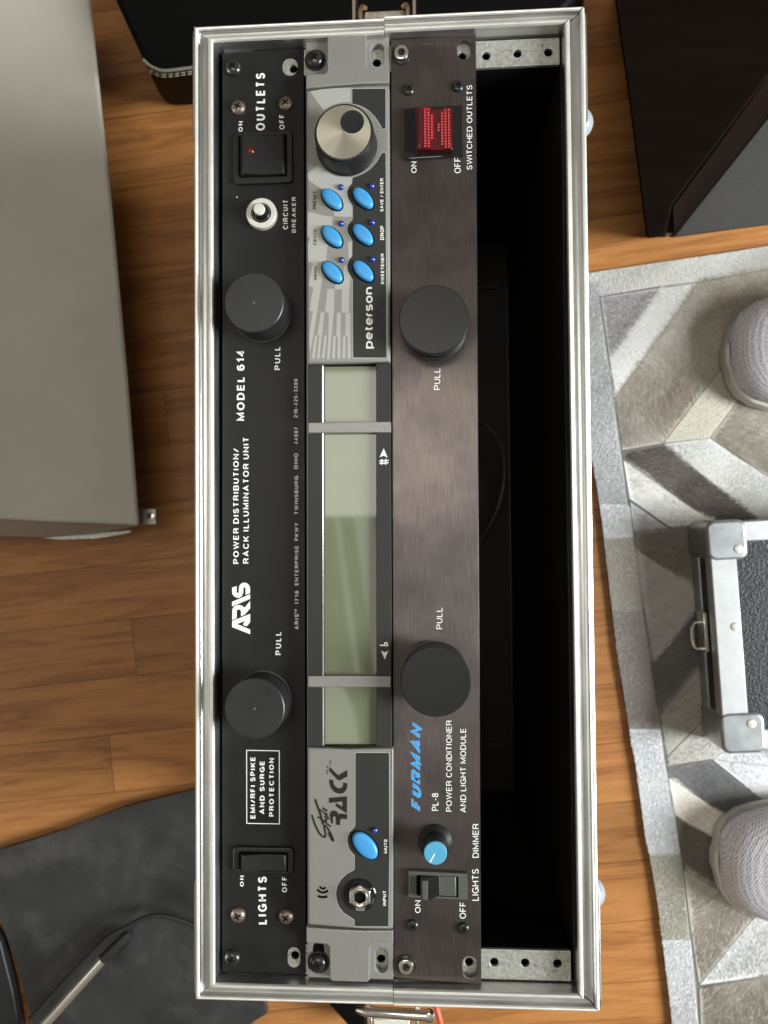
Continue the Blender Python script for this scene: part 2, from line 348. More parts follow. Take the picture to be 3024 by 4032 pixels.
# ------------------------------------------------------------------ lettering: a plain sans drawn with strokes
def arc(cx, cy, rx, ry, a0, a1, n=9):
    return [(cx+rx*math.cos(math.radians(a0+(a1-a0)*i/n)), cy+ry*math.sin(math.radians(a0+(a1-a0)*i/n))) for i in range(n+1)]
G = {
 'A': (.74, [[(0,0),(.5,1),(1,0)], [(.17,.31),(.83,.31)]]),
 'B': (.66, [[(0,.53),(.62,.53)]+arc(.62,.765,.33,.235,-90,90)[1:]+[(0,1),(0,0),(.66,0)]+arc(.66,.265,.34,.265,-90,90)[1:]]),
 'C': (.72, [arc(.52,.5,.52,.5,38,322,16)]),
 'D': (.70, [[(0,0),(0,1),(.45,1)]+arc(.45,.5,.55,.5,90,-90,12)[1:]+[(0,0)]]),
 'E': (.60, [[(1,0),(0,0),(0,1),(1,1)], [(0,.52),(.92,.52)]]),
 'F': (.56, [[(0,0),(0,1),(1,1)], [(0,.50),(.88,.50)]]),
 'G': (.76, [arc(.52,.5,.52,.5,40,330,16)+[(1,.45),(.56,.45)], [(1,.45),(1,0)]]),
 'H': (.68, [[(0,0),(0,1)], [(1,0),(1,1)], [(0,.52),(1,.52)]]),
 'I': (.0, [[(0,0),(0,1)]]),
 'K': (.70, [[(0,0),(0,1)], [(1,1),(0,.36)], [(.30,.56),(1,0)]]),
 'L': (.54, [[(0,1),(0,0),(1,0)]]),
 'M': (.80, [[(0,0),(0,1),(.5,.12),(1,1),(1,0)]]),
 'N': (.68, [[(0,0),(0,1),(1,0),(1,1)]]),
 'O': (.78, [arc(.5,.5,.5,.5,90,450,22)]),
 'P': (.62, [[(0,0),(0,1),(.62,1)]+arc(.62,.73,.38,.27,90,-90,10)[1:]+[(0,.46)]]),
 'R': (.66, [[(0,0),(0,1),(.62,1)]+arc(.62,.745,.36,.255,90,-90,10)[1:]+[(0,.49)], [(.56,.49),(.86,.38),(.94,.12),(1,0)]]),
 'S': (.62, [arc(.5,.755,.46,.245,20,180,9)+arc(.5,.755,.46,.245,180,262,5)[1:]+arc(.5,.265,.5,.265,82,0,5)[1:]+arc(.5,.265,.5,.265,0,-165,9)[1:]]),
 'T': (.62, [[(0,1),(1,1)], [(.5,1),(.5,0)]]),
 'U': (.66, [[(0,1),(0,.38)]+arc(.5,.38,.5,.38,180,360,10)[1:]+[(1,1)]]),
 'V': (.70, [[(0,1),(.5,0),(1,1)]]),
 'W': (1.0, [[(0,1),(.25,0),(.5,1),(.75,0),(1,1)]]),
 'Y': (.68, [[(0,1),(.5,.45),(1,1)], [(.5,.45),(.5,0)]]),
 '0': (.58, [arc(.5,.5,.5,.5,90,450,18)]),
 '1': (.36, [[(0,.72),(1,1),(1,0)]]),
 '2': (.58, [arc(.5,.72,.5,.28,170,-30,9)+[(0,0),(1,0)]]),
 '3': (.58, [arc(.46,.755,.46,.245,165,-90,10)+arc(.46,.255,.54,.255,90,-165,10)]),
 '4': (.60, [[(.72,0),(.72,1),(0,.30),(1,.30)]]),
 '5': (.58, [[(.92,1),(.14,1),(.05,.5)]+arc(.46,.32,.54,.32,130,-160,12)]),
 '6': (.60, [arc(.5,.70,.5,.30,35,180,7)+[(0,.33)], arc(.5,.31,.5,.31,90,450,16)]),
 '7': (.50, [[(0,1),(1,1),(.42,.35),(.32,0)]]),
 '8': (.58, [arc(.5,.76,.43,.24,270,630,14), arc(.5,.26,.5,.26,90,450,14)]),
 '/': (.52, [[(0,0),(1,1)]]), '-': (.36, [[(0,.40),(1,.40)]]),
 # lower case for one word, x-height 1
 'p': (.92, [[(0,-.42),(0,1),(.55,1)]+arc(.55,.5,.45,.5,90,-90,10)[1:]+[(0,0)]]),
 'e': (.92, [[(0,.5),(1,.5)]+arc(.5,.5,.5,.5,0,320,16)]),
 't': (.55, [[(.35,1.3),(.35,.25)]+arc(.70,.25,.35,.25,180,270,4)[1:]+[(1,0)], [(0,1),(1,1)]]),
 'r': (.50, [[(0,0),(0,.6)]+arc(.55,.6,.55,.4,180,90,5)[1:]+[(1,1)]]),
 's': (.80, [[(1,1),(.3,1)]+arc(.3,.75,.3,.25,90,270,6)[1:]+[(.7,.5)]+arc(.7,.25,.3,.25,90,-90,6)[1:]+[(0,0)]]),
 'o': (.92, [arc(.5,.5,.5,.5,90,450,18)]),
 'n': (.88, [[(0,0),(0,1)], [(0,1),(.5,1)]+arc(.5,.6,.5,.4,90,0,5)[1:]+[(1,0)]]),
}
def ribbon(pts, t, closed=False):
    """polyline -> list of quads (mitred) of half-thickness t"""
    pts = [Vector(p) for p in pts]; n = len(pts); L = []; R_ = []
    for i in range(n):
        if closed: a, b = pts[(i-1) % (n-1)] if i == 0 else pts[i-1], pts[1] if i == n-1 else pts[i+1]
        else: a, b = pts[max(i-1, 0)], pts[min(i+1, n-1)]
        if closed and i == 0: a = pts[n-2]
        d1 = (pts[i]-a); d2 = (b-pts[i])
        if d1.length < 1e-9: d1 = d2
        if d2.length < 1e-9: d2 = d1
        d1 = d1.normalized(); d2 = d2.normalized(); n1 = Vector((-d1.y, d1.x)); n2 = Vector((-d2.y, d2.x)); m = n1+n2
        m = n1 if m.length < 1e-6 else m.normalized(); k = t/max(m.dot(n1), .42)
        L.append(pts[i]+m*k); R_.append(pts[i]-m*k)
    return [(L[i], L[i+1], R_[i+1], R_[i]) for i in range(n-1)]
def word_quads(s, th, track=.2):
    """quads with cap height 1; returns stroke lists and total width"""
    out = []; x = 0
    for ch in s:
        if ch == ' ': x += .34; continue
        wd, strokes = G[ch]; wd = max(wd, 0)
        for st in strokes:
            pts = [(x+th/2+p[0]*max(wd-th, 0), th/2+p[1]*(1-th)) for p in st]
            cl = math.dist(pts[0], pts[-1]) < 1e-6 and len(pts) > 6
            out.append(ribbon(pts, th/2, cl))
        x += max(wd, th)+track
    return out
def lettering(s, box, fn, o, z, m, parent, th=.17, track=.2, shear=0, slits=(), name='lettering', lower=False):
    """text reading up the picture, filling the measured box (x0,y0,x1,y1); x1 is the baseline"""
    st = word_quads(s, th, track)
    P0 = P(*(fn(box[2], box[3], o) if o is not None else fn(box[2], box[3])), z)
    P1 = P(*(fn(box[2], box[1], o) if o is not None else fn(box[2], box[1])), z)
    Pt = P(*(fn(box[0], box[3], o) if o is not None else fn(box[0], box[3])), z)
    al = [(p.x+shear*p.y, p.y) for q in st for quad in q for p in quad]
    x0, x1 = min(a[0] for a in al), max(a[0] for a in al); y0, y1 = min(a[1] for a in al), max(a[1] for a in al)
    u = Vector(P1)-Vector(P0); v = Vector(Pt)-Vector(P0)
    mb = MB(); k = 0
    for q in st:
        for quad in q:
            pts = []
            for p in quad:
                a = (p.x+shear*p.y-x0)/(x1-x0); b = (p.y-y0)/(y1-y0); r = Vector(P0)+u*a+v*b; pts.append((r.x, r.y))
            mb.sheet(pts, z+.05+.004*(k % 2))
        k += 1
    me = mb.mesh(name, m)
    if slits:
        bm = bmesh.new(); bm.from_mesh(me)
        vn = v.normalized(); base = Vector(((P0[0])/1000, P0[1]/1000, 0))
        for a, b in slits:
            for c in (a, b):
                bmesh.ops.bisect_plane(bm, geom=bm.verts[:]+bm.edges[:]+bm.faces[:], plane_co=base+Vector((v.x, v.y, 0))*c/1000, plane_no=(vn.x, vn.y, 0))
            kill = [f for f in bm.faces if a < ((f.calc_center_median()-base).dot(Vector((vn.x, vn.y, 0)))*1000/v.length) < b]
            bmesh.ops.delete(bm, geom=kill, context='FACES')
        bm.to_mesh(me); bm.free()
    o_ = link_mesh(name, me, parent)
    return o_
def logo(polys, fn, z, m, parent, name='logo'):
    mb = MB()
    for i, p in enumerate(polys): mb.sheet(mm(p, z, fn), z+.05+.004*(i % 3))
    return mb.build(name, m, parent)
def stroke_logo(strokes, fn, z, m, parent, name='logo'):
    mb = MB(); k = 0
    for pts, t in strokes:
        q = mm(pts, z, fn); s = abs(P(*fn(100, 0), z)[0]-P(*fn(0, 0), z)[0])/100
        Q = [Vector(a) for a in q]
        for _ in range(2):
            R_ = [Q[0]]
            for a, b in zip(Q[:-1], Q[1:]): R_ += [a*.75+b*.25, a*.25+b*.75]
            Q = R_+[Q[-1]]
        for quad in ribbon(Q, t*s/2): mb.sheet([(p.x, p.y) for p in quad], z+.05+.003*(k % 4))
        mb.lathe(Q[0].x, Q[0].y, z+.046, [(t*s/2, 0), (t*s/2, .001)], 10); mb.lathe(Q[-1].x, Q[-1].y, z+.046, [(t*s/2, 0), (t*s/2, .001)], 10)
        k += 1
    return mb.build(name, m, parent)

# ------------------------------------------------------------------ screws: one mesh of each kind, copied
def cross_poly(r, w_): return [(w_,w_),(w_,r),(-w_,r),(-w_,w_),(-r,w_),(-r,-w_),(-w_,-w_),(-w_,-r),(w_,-r),(w_,-w_),(r,-w_),(r,w_)]
def phillips_mesh(R_, m, washer=0):
    mb = MB(); z = -FL
    if washer: mb.lathe(0, 0, z, [(washer, 0), (washer, .5), (washer*.96, .7), (R_*.9, .7)], 36, 0)
    b = .6 if washer else 0
    mb.lathe(0, 0, z+b, [(R_, 0), (R_, R_*.16), (R_*.94, R_*.34), (R_*.76, R_*.53), (R_*.5, R_*.64), (R_*.2, R_*.69), (.01, R_*.70)], 36, 0)
    a = .35; c, s_ = math.cos(a), math.sin(a)
    mb.prism([(x*c-y*s_, x*s_+y*c) for x, y in cross_poly(R_*.46, R_*.11)], z+b+R_*.30, z+b+R_*.705, 1)
    return mb.mesh('screw', [m, M['void']])
def hex_mesh(R_, h, m, dome=False, hexr=.55, washer=0):
    mb = MB(); z = -FL; n = 48
    if washer: mb.lathe(0, 0, z, [(washer, 0), (washer, .6), (washer*.97, .8), (R_*.9, .8)], 40, 1)
    z += .7 if washer else 0
    def hx(i):
        a = 2*PI*i/n; k = (a+.3) % (PI/3)-PI/6; return hexr*R_*math.cos(PI/6)/math.cos(k)
    prof = [(1, 0), (1, h*.75), (.95, h*.93), (.86, h)] if not dome else [(1, 0), (1, h*.2), (.93, h*.55), (.78, h*.85), (.62, h)]
    v = []; f = []
    for r, hh in prof:
        for i in range(n): a = 2*PI*i/n; v.append((R_*r*math.cos(a), R_*r*math.sin(a), z+hh))
    for hh in (h*.98, h*.35):
        for i in range(n): a = 2*PI*i/n; r = hx(i); v.append((r*math.cos(a), r*math.sin(a), z+hh))
    k = len(prof)+2
    for j in range(k-1):
        for i in range(n): i2 = (i+1) % n; f.append((j*n+i, j*n+i2, (j+1)*n+i2, (j+1)*n+i))
    mb.add(v, f, 0); mb.add(v[-n:], [tuple(range(n))], 1)
    return mb.mesh('screw', [m, M['black_screw']])
SC = {'phil': phillips_mesh(4.3, M['black_screw']), 'philw': phillips_mesh(4.6, M['black_screw'], 5.6), 'bronze': phillips_mesh(3.85, M['bronze']),
      'hex': hex_mesh(3.75, 2.2, M['chrome'], washer=5.0, hexr=.58), 'button': hex_mesh(3.05, 1.7, M['black_screw'], True, .45)}
def screw(kind, px, z, parent, label=None, rot=None):
    o = bpy.data.objects.new('screw', SC[kind]); C.collection.objects.link(o); o.parent = parent
    p = P(*px, z); o.location = Vector((p[0]/1000, p[1]/1000, (z+FL)/1000))-world_loc(parent); o.rotation_euler[2] = random.uniform(0, 6) if rot is None else rot
    if label: o['label'] = label
    return o

# ================================================================== the floor
flo = MB(); flo.sheet([(-1600, -1600), (1600, -1600), (1600, 1600), (-1600, 1600)], -FL)
tag(flo.build('floor', M['oak']), 'orange oak strip floor with dark grain lines', 'floor', kind='structure')

# ================================================================== flight case
W, LH, ZR = 100.76, 250.12, 6.0
case = thing('flight_case', 0, 0, -FL, 'open rack case lying on its back with silver aluminium edges', 'case')
wl = MB(); t = 9.0
ix, iy = W-10.6, LH-9.0
for (x0, x1, y0, y1) in ((-W+1, -ix, -LH+1, LH-1), (ix, W-1, -LH+1, LH-1), (-ix, ix, -LH+1, -iy), (-ix, ix, iy, LH-1)):
    wl.box(x0, x1, y0, y1, -FL+9, -5.5)
wl.box(-W+1, W-1, -LH+1, LH-1, -FL+1, -FL+9.0)
wl.build('shell', M['case_wall'], case)
# thin inner trim of the back opening
bt = MB()
for (x0, x1, y0, y1) in ((ix-.9, ix-.1, -iy+41, iy-41), (4, ix-9, iy-42, iy-41), (4, ix-9, -iy+41, -iy+42)): bt.box(x0, x1, y0, y1, -FL+9.05, -FL+14)
bt.build('back_trim', mat('dull_trim', (.045, .045, .043), .4, .5), case)
PROF = [(0, -14), (0, 4.5), (.3, 5.6), (.9, 6.05), (1.5, 5.9), (1.9, 5.2), (2.3, 3.4), (2.8, 2.9), (4.2, 2.6), (5.5, 2.9), (6.0, 3.6), (6.35, 5.7), (6.7, 6.35), (7.3, 6.5), (8.0, 6.35), (8.4, 5.7), (8.5, 4.9), (8.5, -7.0)]
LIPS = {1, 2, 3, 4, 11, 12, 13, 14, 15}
KX, KY = 10.4/8.5, 1.0           # the long sides carry a slightly wider moulding
def trim(side, s0, s1, m, dz=0, dd=0):
    """one straight moulding; s0,s1: None = mitred corner, else cut position along the side"""
    v = []; f = []; n = len(PROF)
    for e, s in ((0, s0), (1, s1)):
        for d, z in PROF:
            dx, dy = d*KX, d*KY
            if side in 'LR':
                sg = -1 if side == 'L' else 1; x = sg*(W-dx); y = (LH-dy-.16)*(1 if e else -1) if s is None else s
            else:
                sg = 1 if side == 'T' else -1; y = sg*(LH-dy+dd); x = (W-dx-.16)*(1 if e else -1) if s is None else s
            v.append((x, y, z+dz))
    for i in range(n-1): f.append((i, i+1, n+i+1, n+i))
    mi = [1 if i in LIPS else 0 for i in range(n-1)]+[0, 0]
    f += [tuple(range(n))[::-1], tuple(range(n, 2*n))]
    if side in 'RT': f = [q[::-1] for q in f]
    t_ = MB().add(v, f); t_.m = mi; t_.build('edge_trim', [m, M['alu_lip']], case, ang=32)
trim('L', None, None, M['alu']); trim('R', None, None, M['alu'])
xt = P(1513, 60, 6)[0]; xb = P(1548, 3900, 6)[0]
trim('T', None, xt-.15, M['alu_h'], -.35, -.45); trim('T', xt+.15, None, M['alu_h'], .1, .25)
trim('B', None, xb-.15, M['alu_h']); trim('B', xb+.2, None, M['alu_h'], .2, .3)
# corner brackets wrapped round the outside
for sx in (-1, 1):
    for sy in (-1, 1):
        b = MB(); o_ = 1.5; r = 4; ln = 62
        pts = [(W+.05, LH-ln), (W+o_, LH-ln+6), (W+o_, LH-r)]+[(W+o_-r+r*math.cos(a*PI/12), LH+o_-r+r*math.sin(a*PI/12)) for a in range(1, 6)]+[(W-r, LH+o_), (W-24, LH+o_), (W-27, LH+.05)]
        poly = pts+[(W-30, LH+.05), (W+.05, LH+.05)]
        poly = [(sx*x, sy*y) for x, y in poly]
        b.prism(poly, -42, 2.6); b.build('corner_bracket', M['alu'], case, .5)
# domed feet on the right wall
for y in (P(2302, 482, -16)[1], P(2355, 3517, -16)[1]):
    f = MB(); R_ = 8.3
    v = []; fs = []; n = 24; k = 7
    for j in range(k+1):
        a = PI/2*j/k
        for i in range(n): v.append((W+R_*.98*math.sin(a), y+R_*math.cos(a)*math.cos(2*PI*i/n), -17+R_*math.cos(a)*math.sin(2*PI*i/n)))
    for j in range(k):
        for i in range(n): i2 = (i+1) % n; fs.append((j*n+i, j*n+i2, (j+1)*n+i2, (j+1)*n+i))
    f.add(v, fs); f.build('domed_foot', M['rubber_white'], case)
# perforated rack rails
def rail(y0, y1, holes, sgn):
    a = (-ix+3, P(*(B(1303, 280) if sgn > 0 else B(1385, 1560, 2932)), -3.4)[0])
    cs = [rrect(a[0], a[1], y0, y1, .5)]+[circle(h, 2.15, 20) for h in holes]
    o = plate('rack_rail', cs, -5.6, -3.3, M['zinc'], case, .25)
    s = MB(); s.box(a[0], a[1], (y1 if sgn > 0 else y0-2), (y1+2 if sgn > 0 else y0), -45, -5.7); s.build('rail_flange', M['zinc'], o)
    d = MB()
    for h in holes: d.lathe(h[0], h[1], -8.2, [(2.6, 0), (2.6, .1)], 20)
    d.box(a[0]+1, a[1]-1, y0+.4, y1-.4, -30, -8.3); d.build('thread_strip', M['void'], o)
ht = [P(*B(783, 397), -3.4), P(*B(1005, 380), -3.4), P(*B(1225, 372), -3.4), P(*A(803, 500), -3.4), P(*A(1408, 457), -3.4), P(*B(612, 402), -3.4)]
hb = [P(*B(840, 1545, 2932), -3.4), P(*B(1060, 1550, 2932), -3.4), P(*B(1290, 1555, 2932), -3.4), P(*A(815, 1530, 2932), -3.4), P(*A(1440, 1555, 2932), -3.4), P(*B(662, 1545, 2932), -3.4)]
rail(P(*B(1000, 470), -3.4)[1], P(*B(1000, 280), -3.4)[1], ht, 1)
rail(P(*B(1060, 1672, 2932), -3.4)[1], P(*B(1060, 1458, 2932), -3.4)[1], hb, -1)
# small rivets inside
rv = MB()
for px, z in ((B(1308, 1008), -30), (B(1070, 262), -9)):
    p = P(*px, z); rv.lathe(p[0], p[1], z, [(1.1, 0), (1, .6), (.5, .9)], 12)
    rv.build('rivet', M['cup_brass'], case); rv = MB()
ic = MB(); ic.tube([(*P(*B(700, 1150, 1000), -200), -200), (*P(*B(880, 1300, 1000), -200), -200), (*P(*B(918, 1500, 1000), -205), -205), (*P(*B(890, 1750, 1000), -205), -205), (*P(*B(800, 1950, 1000), -200), -200), (*P(*B(660, 2150, 1000), -190), -190)], 2.2, 10, smooth=2)
tag(ic.build('mains_lead', mat('grey_lead', (.05, .048, .045), .4)), 'dark grey lead curving inside the open empty rack bay', 'cable')
# latches in the middle of the short sides
def latch(cx, y, s):
    o = MB(); o.box(cx-22, cx+22, min(y, y+s*1.6), max(y, y+s*1.6), -58, -14)
    lt = o.build('latch', M['alu'], case, .4)
    if s > 0:
        h = MB(); h.add([(cx-10.8, y+1.8, -14), (cx+10.4, y+1.8, -14), (cx+10.4, y+13, -14.5), (cx-10.8, y+13, -14.5), (cx+10.4, y+17.5, -16), (cx-10.8, y+17.5, -16), (cx+10.4, y+30, -34), (cx-10.8, y+30, -34), (cx-10.8, y+1.8, -34), (cx+10.4, y+1.8, -34)],
                        [(0, 1, 2, 3), (3, 2, 4, 5), (5, 4, 6, 7), (0, 3, 5, 7, 8), (1, 9, 6, 4, 2), (0, 8, 9, 1), (7, 6, 9, 8)])
        h.build('latch_cover', mat('worn_cream_steel', (.60, .56, .44), .42, .6, var=.25, vscale=(300, 300, 300), dirt=((.2, .15, .08), (500, 500, 500), .7, .58)), lt, 1.0)
        for q in (-1, 1):
            t_ = MB(); t_.tube([(cx+q*12.2, y+1.8, -13.5), (cx+q*12.8, y+14, -13.5), (cx+q*12.9, y+17, -14), (cx+q*11.8, y+20.5, -15.5), (cx+q*10.2, y+21, -18)], 1.2, 12, smooth=2); t_.build('link_arm', M['chrome'], lt)
            t_ = MB(); t_.box(cx+q*16.3-.9, cx+q*16.3+.9, y+1.7, y+34, -26, -13); t_.build('side_plate', M['chrome'], lt, .3)
    else:
        yb = P(1552, 3993, -13)[1]; x0, x1 = P(1402, 3993, -13)[0], P(1690, 3993, -13)[0]
        t_ = MB(); t_.tube([(x0, yb, -16), (x0+5, yb, -14.5), (x1-5, yb-.3, -13.5), (x1, yb-.5, -13.5)], [1.4, 2.6, 2.9, 2.9], 20); t_.lathe(x1, yb-.5, -16.6, [(.6, 0), (2.6, .9), (3.3, 2.6), (3.3, 3.6), (2.5, 5.4), (.6, 6.2)], 24)
        t_.build('handle_bar', M['chrome'], lt)
        xc = (x0+x1)/2
        t_ = MB(); t_.box(xc-10, xc+9, yb-16, yb-5.2, -27, -17); t_.build('latch_cover', M['cream'], lt, .8)
        for q in (-1, 1):
            t_ = MB(); t_.box(xc+q*12.2-1.2, xc+q*12.2+1.2, yb-16, yb-4, -27, -16); t_.build('side_plate', M['chrome'], lt, .3)
            t_ = MB(); t_.box(xc+q*13-1.2, xc+q*13+1.2, yb+2, y-1.7, -24, -14); t_.build('link_arm', M['chrome'], lt, .3)
latch(P(1512, 40, -14)[0], LH, 1); latch(P(1552, 3990, -16)[0], -LH, -1)

# ================================================================== unit one: black power distribution panel
z1 = -3.0
tl, tr, br, bl = P(*A(285, 383), z1), P(*A(880, 330), z1), P(*A(893, 1690, 2932), z1), P(*A(284, 1668, 2932), z1)
tl = (tl[0], 240.3); tr = (tr[0]-.1, 241.2); br = (br[0], -241.2); bl = (bl[0], -241.0)
pdu = thing('power_distribution_unit', -67, 0, -130, 'black rack panel with two round knobs and bold white lettering', 'rack unit')
s1 = [stadium(P(*A(778, 485), z1), 8.0, 9.2), stadium(P(*A(806, 1546, 2932), z1), 6.4, 10.2)]
sx0, sx1 = P(*A(405, 1130), z1)[0], P(*A(748, 1130), z1)[0]
plate('front_panel', [[bl, br, tr, tl]]+s1, z1-3, z1, M['black_paint'], pdu, .35)
ch = MB(); ch.box(-86, -47, -216, 216, -150, z1-3.05); ch.build('chassis', M['case_out'], pdu)
for k, q, o in (('phil', A(368, 497), 0), ('phil', A(360, 1545, 2932), 2932)): screw(k, q, z1, pdu, 'shiny black cross-head mounting screw')
for q in (A(405, 786), A(750, 758), A(402, 1232, 2932), A(752, 1244, 2932)): screw('bronze', q, z1, pdu, 'tarnished bronze cross-head screw')
WI = M['white_ink']
for s, b, o, th in (('OUTLETS', (530,530,597,948), 0, .20), ('ON', (400,880,438,957), 0, .18), ('OFF', (700,835,738,940), 0, .18), ('CIRCUIT', (727,1455,764,1665), 0, .19), ('BREAKER', (787,1430,821,1690), 0, .19),
        ('MODEL 614', (385,705,450,1212), 1000, .19), ('PULL', (666,675,707,842), 1000, .16), ('TWINSBURG', (807,1610,841,1888), 1000, .185), ('OHIO', (806,1447,837,1562), 1000, .185), ('44087', (805,1258,837,1382), 1000, .185), ('216-425-3380', (803,907,834,1192), 1000, .185),
        ('PULL', (672,902,714,1068), 2000, .185), ('ARIS', (808,770,841,883), 2000, .185), ('TM', (806,735,828,768), 2000, .2), ('1716', (810,600,841,700), 2000, .185), ('ENTERPRISE', (809,277,842,562), 2000, .185), ('PKWY', (808,108,842,238), 2000, .185),
        ('EMI/RFI SPIKE', (485,93,528,537), 2932, .20), ('AND SURGE', (553,122,598,505), 2932, .20), ('PROTECTION', (622,97,666,522), 2932, .20), ('ON', (412,950,445,1030), 2932, .18), ('OFF', (720,962,757,1072), 2932, .18), ('LIGHTS', (545,957,610,1305), 2932, .20)):
    lettering(s, b, A, o, z1, WI, pdu, th, .24 if len(s) < 9 else .2)
lettering('POWER DISTRIBUTION/', (361, 765, 411, 1604), lambda x, y: A(x, y, 1350), None, z1, WI, pdu, .17, .2)
lettering('RACK ILLUMINATOR UNIT', (432, 690, 484, 1602), lambda x, y: A(x, y, 1350), None, z1, WI, pdu, .17, .2)
fb = MB(); q = mm([(460,38),(703,42),(704,578),(461,574)], z1, A, 2932); q2 = mm([(466,44),(697,48),(698,572),(467,568)], z1, A, 2932)
for i in range(4): fb.sheet([q[i], q[(i+1) % 4], q2[(i+1) % 4], q2[i]], z1+.05)
fb.build('border_line', WI, pdu)
logo([[(485,1185),(485,1100),(245,1000),(390,945),(350,1015),(425,1040),(485,965),(485,815),(158,945),(155,1055)],
      [(158,930),(240,893),(240,770),(255,740),(278,735),(305,745),(318,770),(318,862),(385,832),(485,715),(485,578),(382,705),(340,668),(290,655),(240,658),(190,685),(160,735)],
      [(155,680),(485,545),(485,458),(155,597)],
      [(155,340),(240,310),(238,425),(258,440),(278,425),(282,330),(300,285),(340,255),(385,248),(430,262),(470,300),(483,345),(483,440),(400,470),(400,345),(380,332),(362,350),(358,440),(330,495),(290,522),(240,522),(195,500),(160,455)]], Z6, z1, WI, pdu, 'emblem')
dot = MB(); p = P(*A(393, 1432), z1); dot.lathe(p[0], p[1], z1, [(.35, 0), (.35, .06)], 8); dot.build('paint_fleck', WI, pdu)
# pull-out lamp knobs
def lamp_knob(top_px, base_px, z, h, r, parent, m, pip, flange=0):
    c = P(*base_px, z); b = MB()
    prof = [(r*1.02, 0), (r*1.02, 1.2), (r*.96, 1.5), (r*.97, h-1.2), (r*.985, h-.35), (r*.955, h)] if not flange else [(r*.99, 0), (r*.99, 2.0), (r*.90, 2.6), (r*.90, h-4.2), (r*1.0, h-3.6), (r*1.0, h-.5), (r*.975, h)]
    b.lathe(c[0], c[1], z+.02, prof, 72, 0)
    k = b.build('lamp_knob', m, parent, ang=28)
    if pip:
        d = MB(); d.lathe(c[0], c[1], z+h, [(.75, 0), (.6, .3), (.2, .4)], 14); d.build('centre_pip', M['grey_plastic'], k)
    return k
def under(px, ztop, zbase):
    """centre of a knob's base from the centre of its top as seen"""
    p = P(*px, ztop)
    d = RM.transposed() @ Vector((p[0]-CAM[0], p[1]-CAM[1], zbase-CAM[2])); return (1512+3028*d.x/-d.z, 2016-3028*d.y/-d.z)
for top in (A(515, 352, 1000), A(518, 1457, 2000)):
    lamp_knob(top, under(top, z1+20, z1), z1, 20, 15.3, pdu, M['knob_grey'], True)
# rocker switches
def rocker(x0, x1, y0, y1, z, parent, prof, m, name='rocker'):
    v = []; n = len(prof)
    for y in (y0, y1):
        for a, h in prof: v.append((x0+(x1-x0)*a, y, z+h))
    f = [(i, (i+1) % n, n+(i+1) % n, n+i) for i in range(n)]+[tuple(range(n))[::-1], tuple(range(n, 2*n))]
    return MB().add(v, f).build(name, m, parent, .45)
def rocker_switch(q0, q1, r0, r1, o, parent, led):
    a, b = P(*A(*q0, o), z1+2), P(*A(*q1, o), z1+2); c, d = P(*A(*r0, o), z1+3), P(*A(*r1, o), z1+3)
    fr = plate('switch_frame', [rrect(a[0], b[0], b[1], a[1], 2.2), rrect(c[0]-.5, d[0]+.5, d[1]-.5, c[1]+.5, .4)], z1+.02, z1+2.3, M['black_plastic'], parent, .7)
    well = MB(); well.sheet(rrect(c[0]-.4, d[0]+.4, d[1]-.4, c[1]+.4, .4), z1+.1); well.build('switch_well', M['void'], fr)
    rk = rocker(c[0], d[0], d[1], c[1], z1+.2, fr, [(0, 0), (.02, 3.0), (.09, 5.2), (.52, 2.9), (.96, 3.5), (1, 2.6), (1, 0)], M['black_plastic'])
    if led:
        p = P(*A(488, 1090, o), z1+4.6); l = MB(); l.lathe(p[0], p[1], z1+4.0, [(2.2, 0), (2.2, .6), (1.6, 1.3), (.6, 1.6)], 20); l.build('indicator_lens', M['red_led'], fr)
rocker_switch((366, 955), (797, 1322), (412, 987), (742, 1262), 0, pdu, True)
rocker_switch((362, 742), (803, 936), (415, 792), (752, 920), 2932, pdu, False)
# circuit breaker button
tc = A(570, 1548); c = P(*tc, z1+3); br_ = MB(); br_.lathe(c[0], c[1], z1, [(8.0, 0), (8.0, 3.2), (7.6, 3.7), (5.3, 3.7), (5.2, 2.2)], 56)
nut = br_.build('breaker_nut', M['cream'], pdu)
b = MB(); b.lathe(c[0], c[1], z1+2.2, [(5.1, 0), (5.0, 1.5), (4.2, 3.6), (3.1, 5.2)], 36); b.build('breaker_collar', M['gloss_black'], nut)
b = MB(); b.lathe(c[0], c[1], z1+5.2, [(2.95, 0), (2.95, 3.2), (2.7, 3.6), (.01, 3.7)], 30); b.build('breaker_button', M['cream'], nut)

# ================================================================== unit two: silver strobe tuner
tun = thing('rack_tuner', -21, 0, -90, 'silver rack tuner with long green display and blue oval buttons', 'rack unit')
zp, ze, zb, zl = 1.0, 5.4, 7.0, 3.2
SV = M['silver']
st_ = [stadium(P(*A(1412, 398), zp), 6.6, 12.2), stadium(P(*A(1442, 1567, 2932), zp), 6.2, 12.4)]
base_out = [P(*A(905, 1690, 2932), zp), P(*A(1525, 1705, 2932), zp), P(*A(1495, 268), zp), P(*A(893, 303), zp)]
plate('mounting_plate', [base_out]+st_, zp-4, zp, SV, tun, .4)
ch = MB(); ch.box(-41, -1.5, -216, 216, -120, zp-4.05); ch.build('chassis', M['case_out'], tun)
ea = mm([(1047,258),(1325,251),(1332,262),(1335,485),(1345,500),(1497,498),(1497,600),(1300,606),(1100,621),(893,641),(893,537),(1030,531),(1045,515)], ze, A)
plate('ear_cover', [ea], zp+.02, ze, SV, tun, .6)
eb = mm([(895,1325),(1100,1342),(1300,1350),(1525,1350),(1525,1452),(1372,1458),(1358,1475),(1354,1712),(1338,1725),(1085,1718),(1065,1702),(1062,1470),(1045,1450),(895,1440)], ze, A, 2932)
plate('ear_cover', [eb], zp+.02, ze, SV, tun, .6)
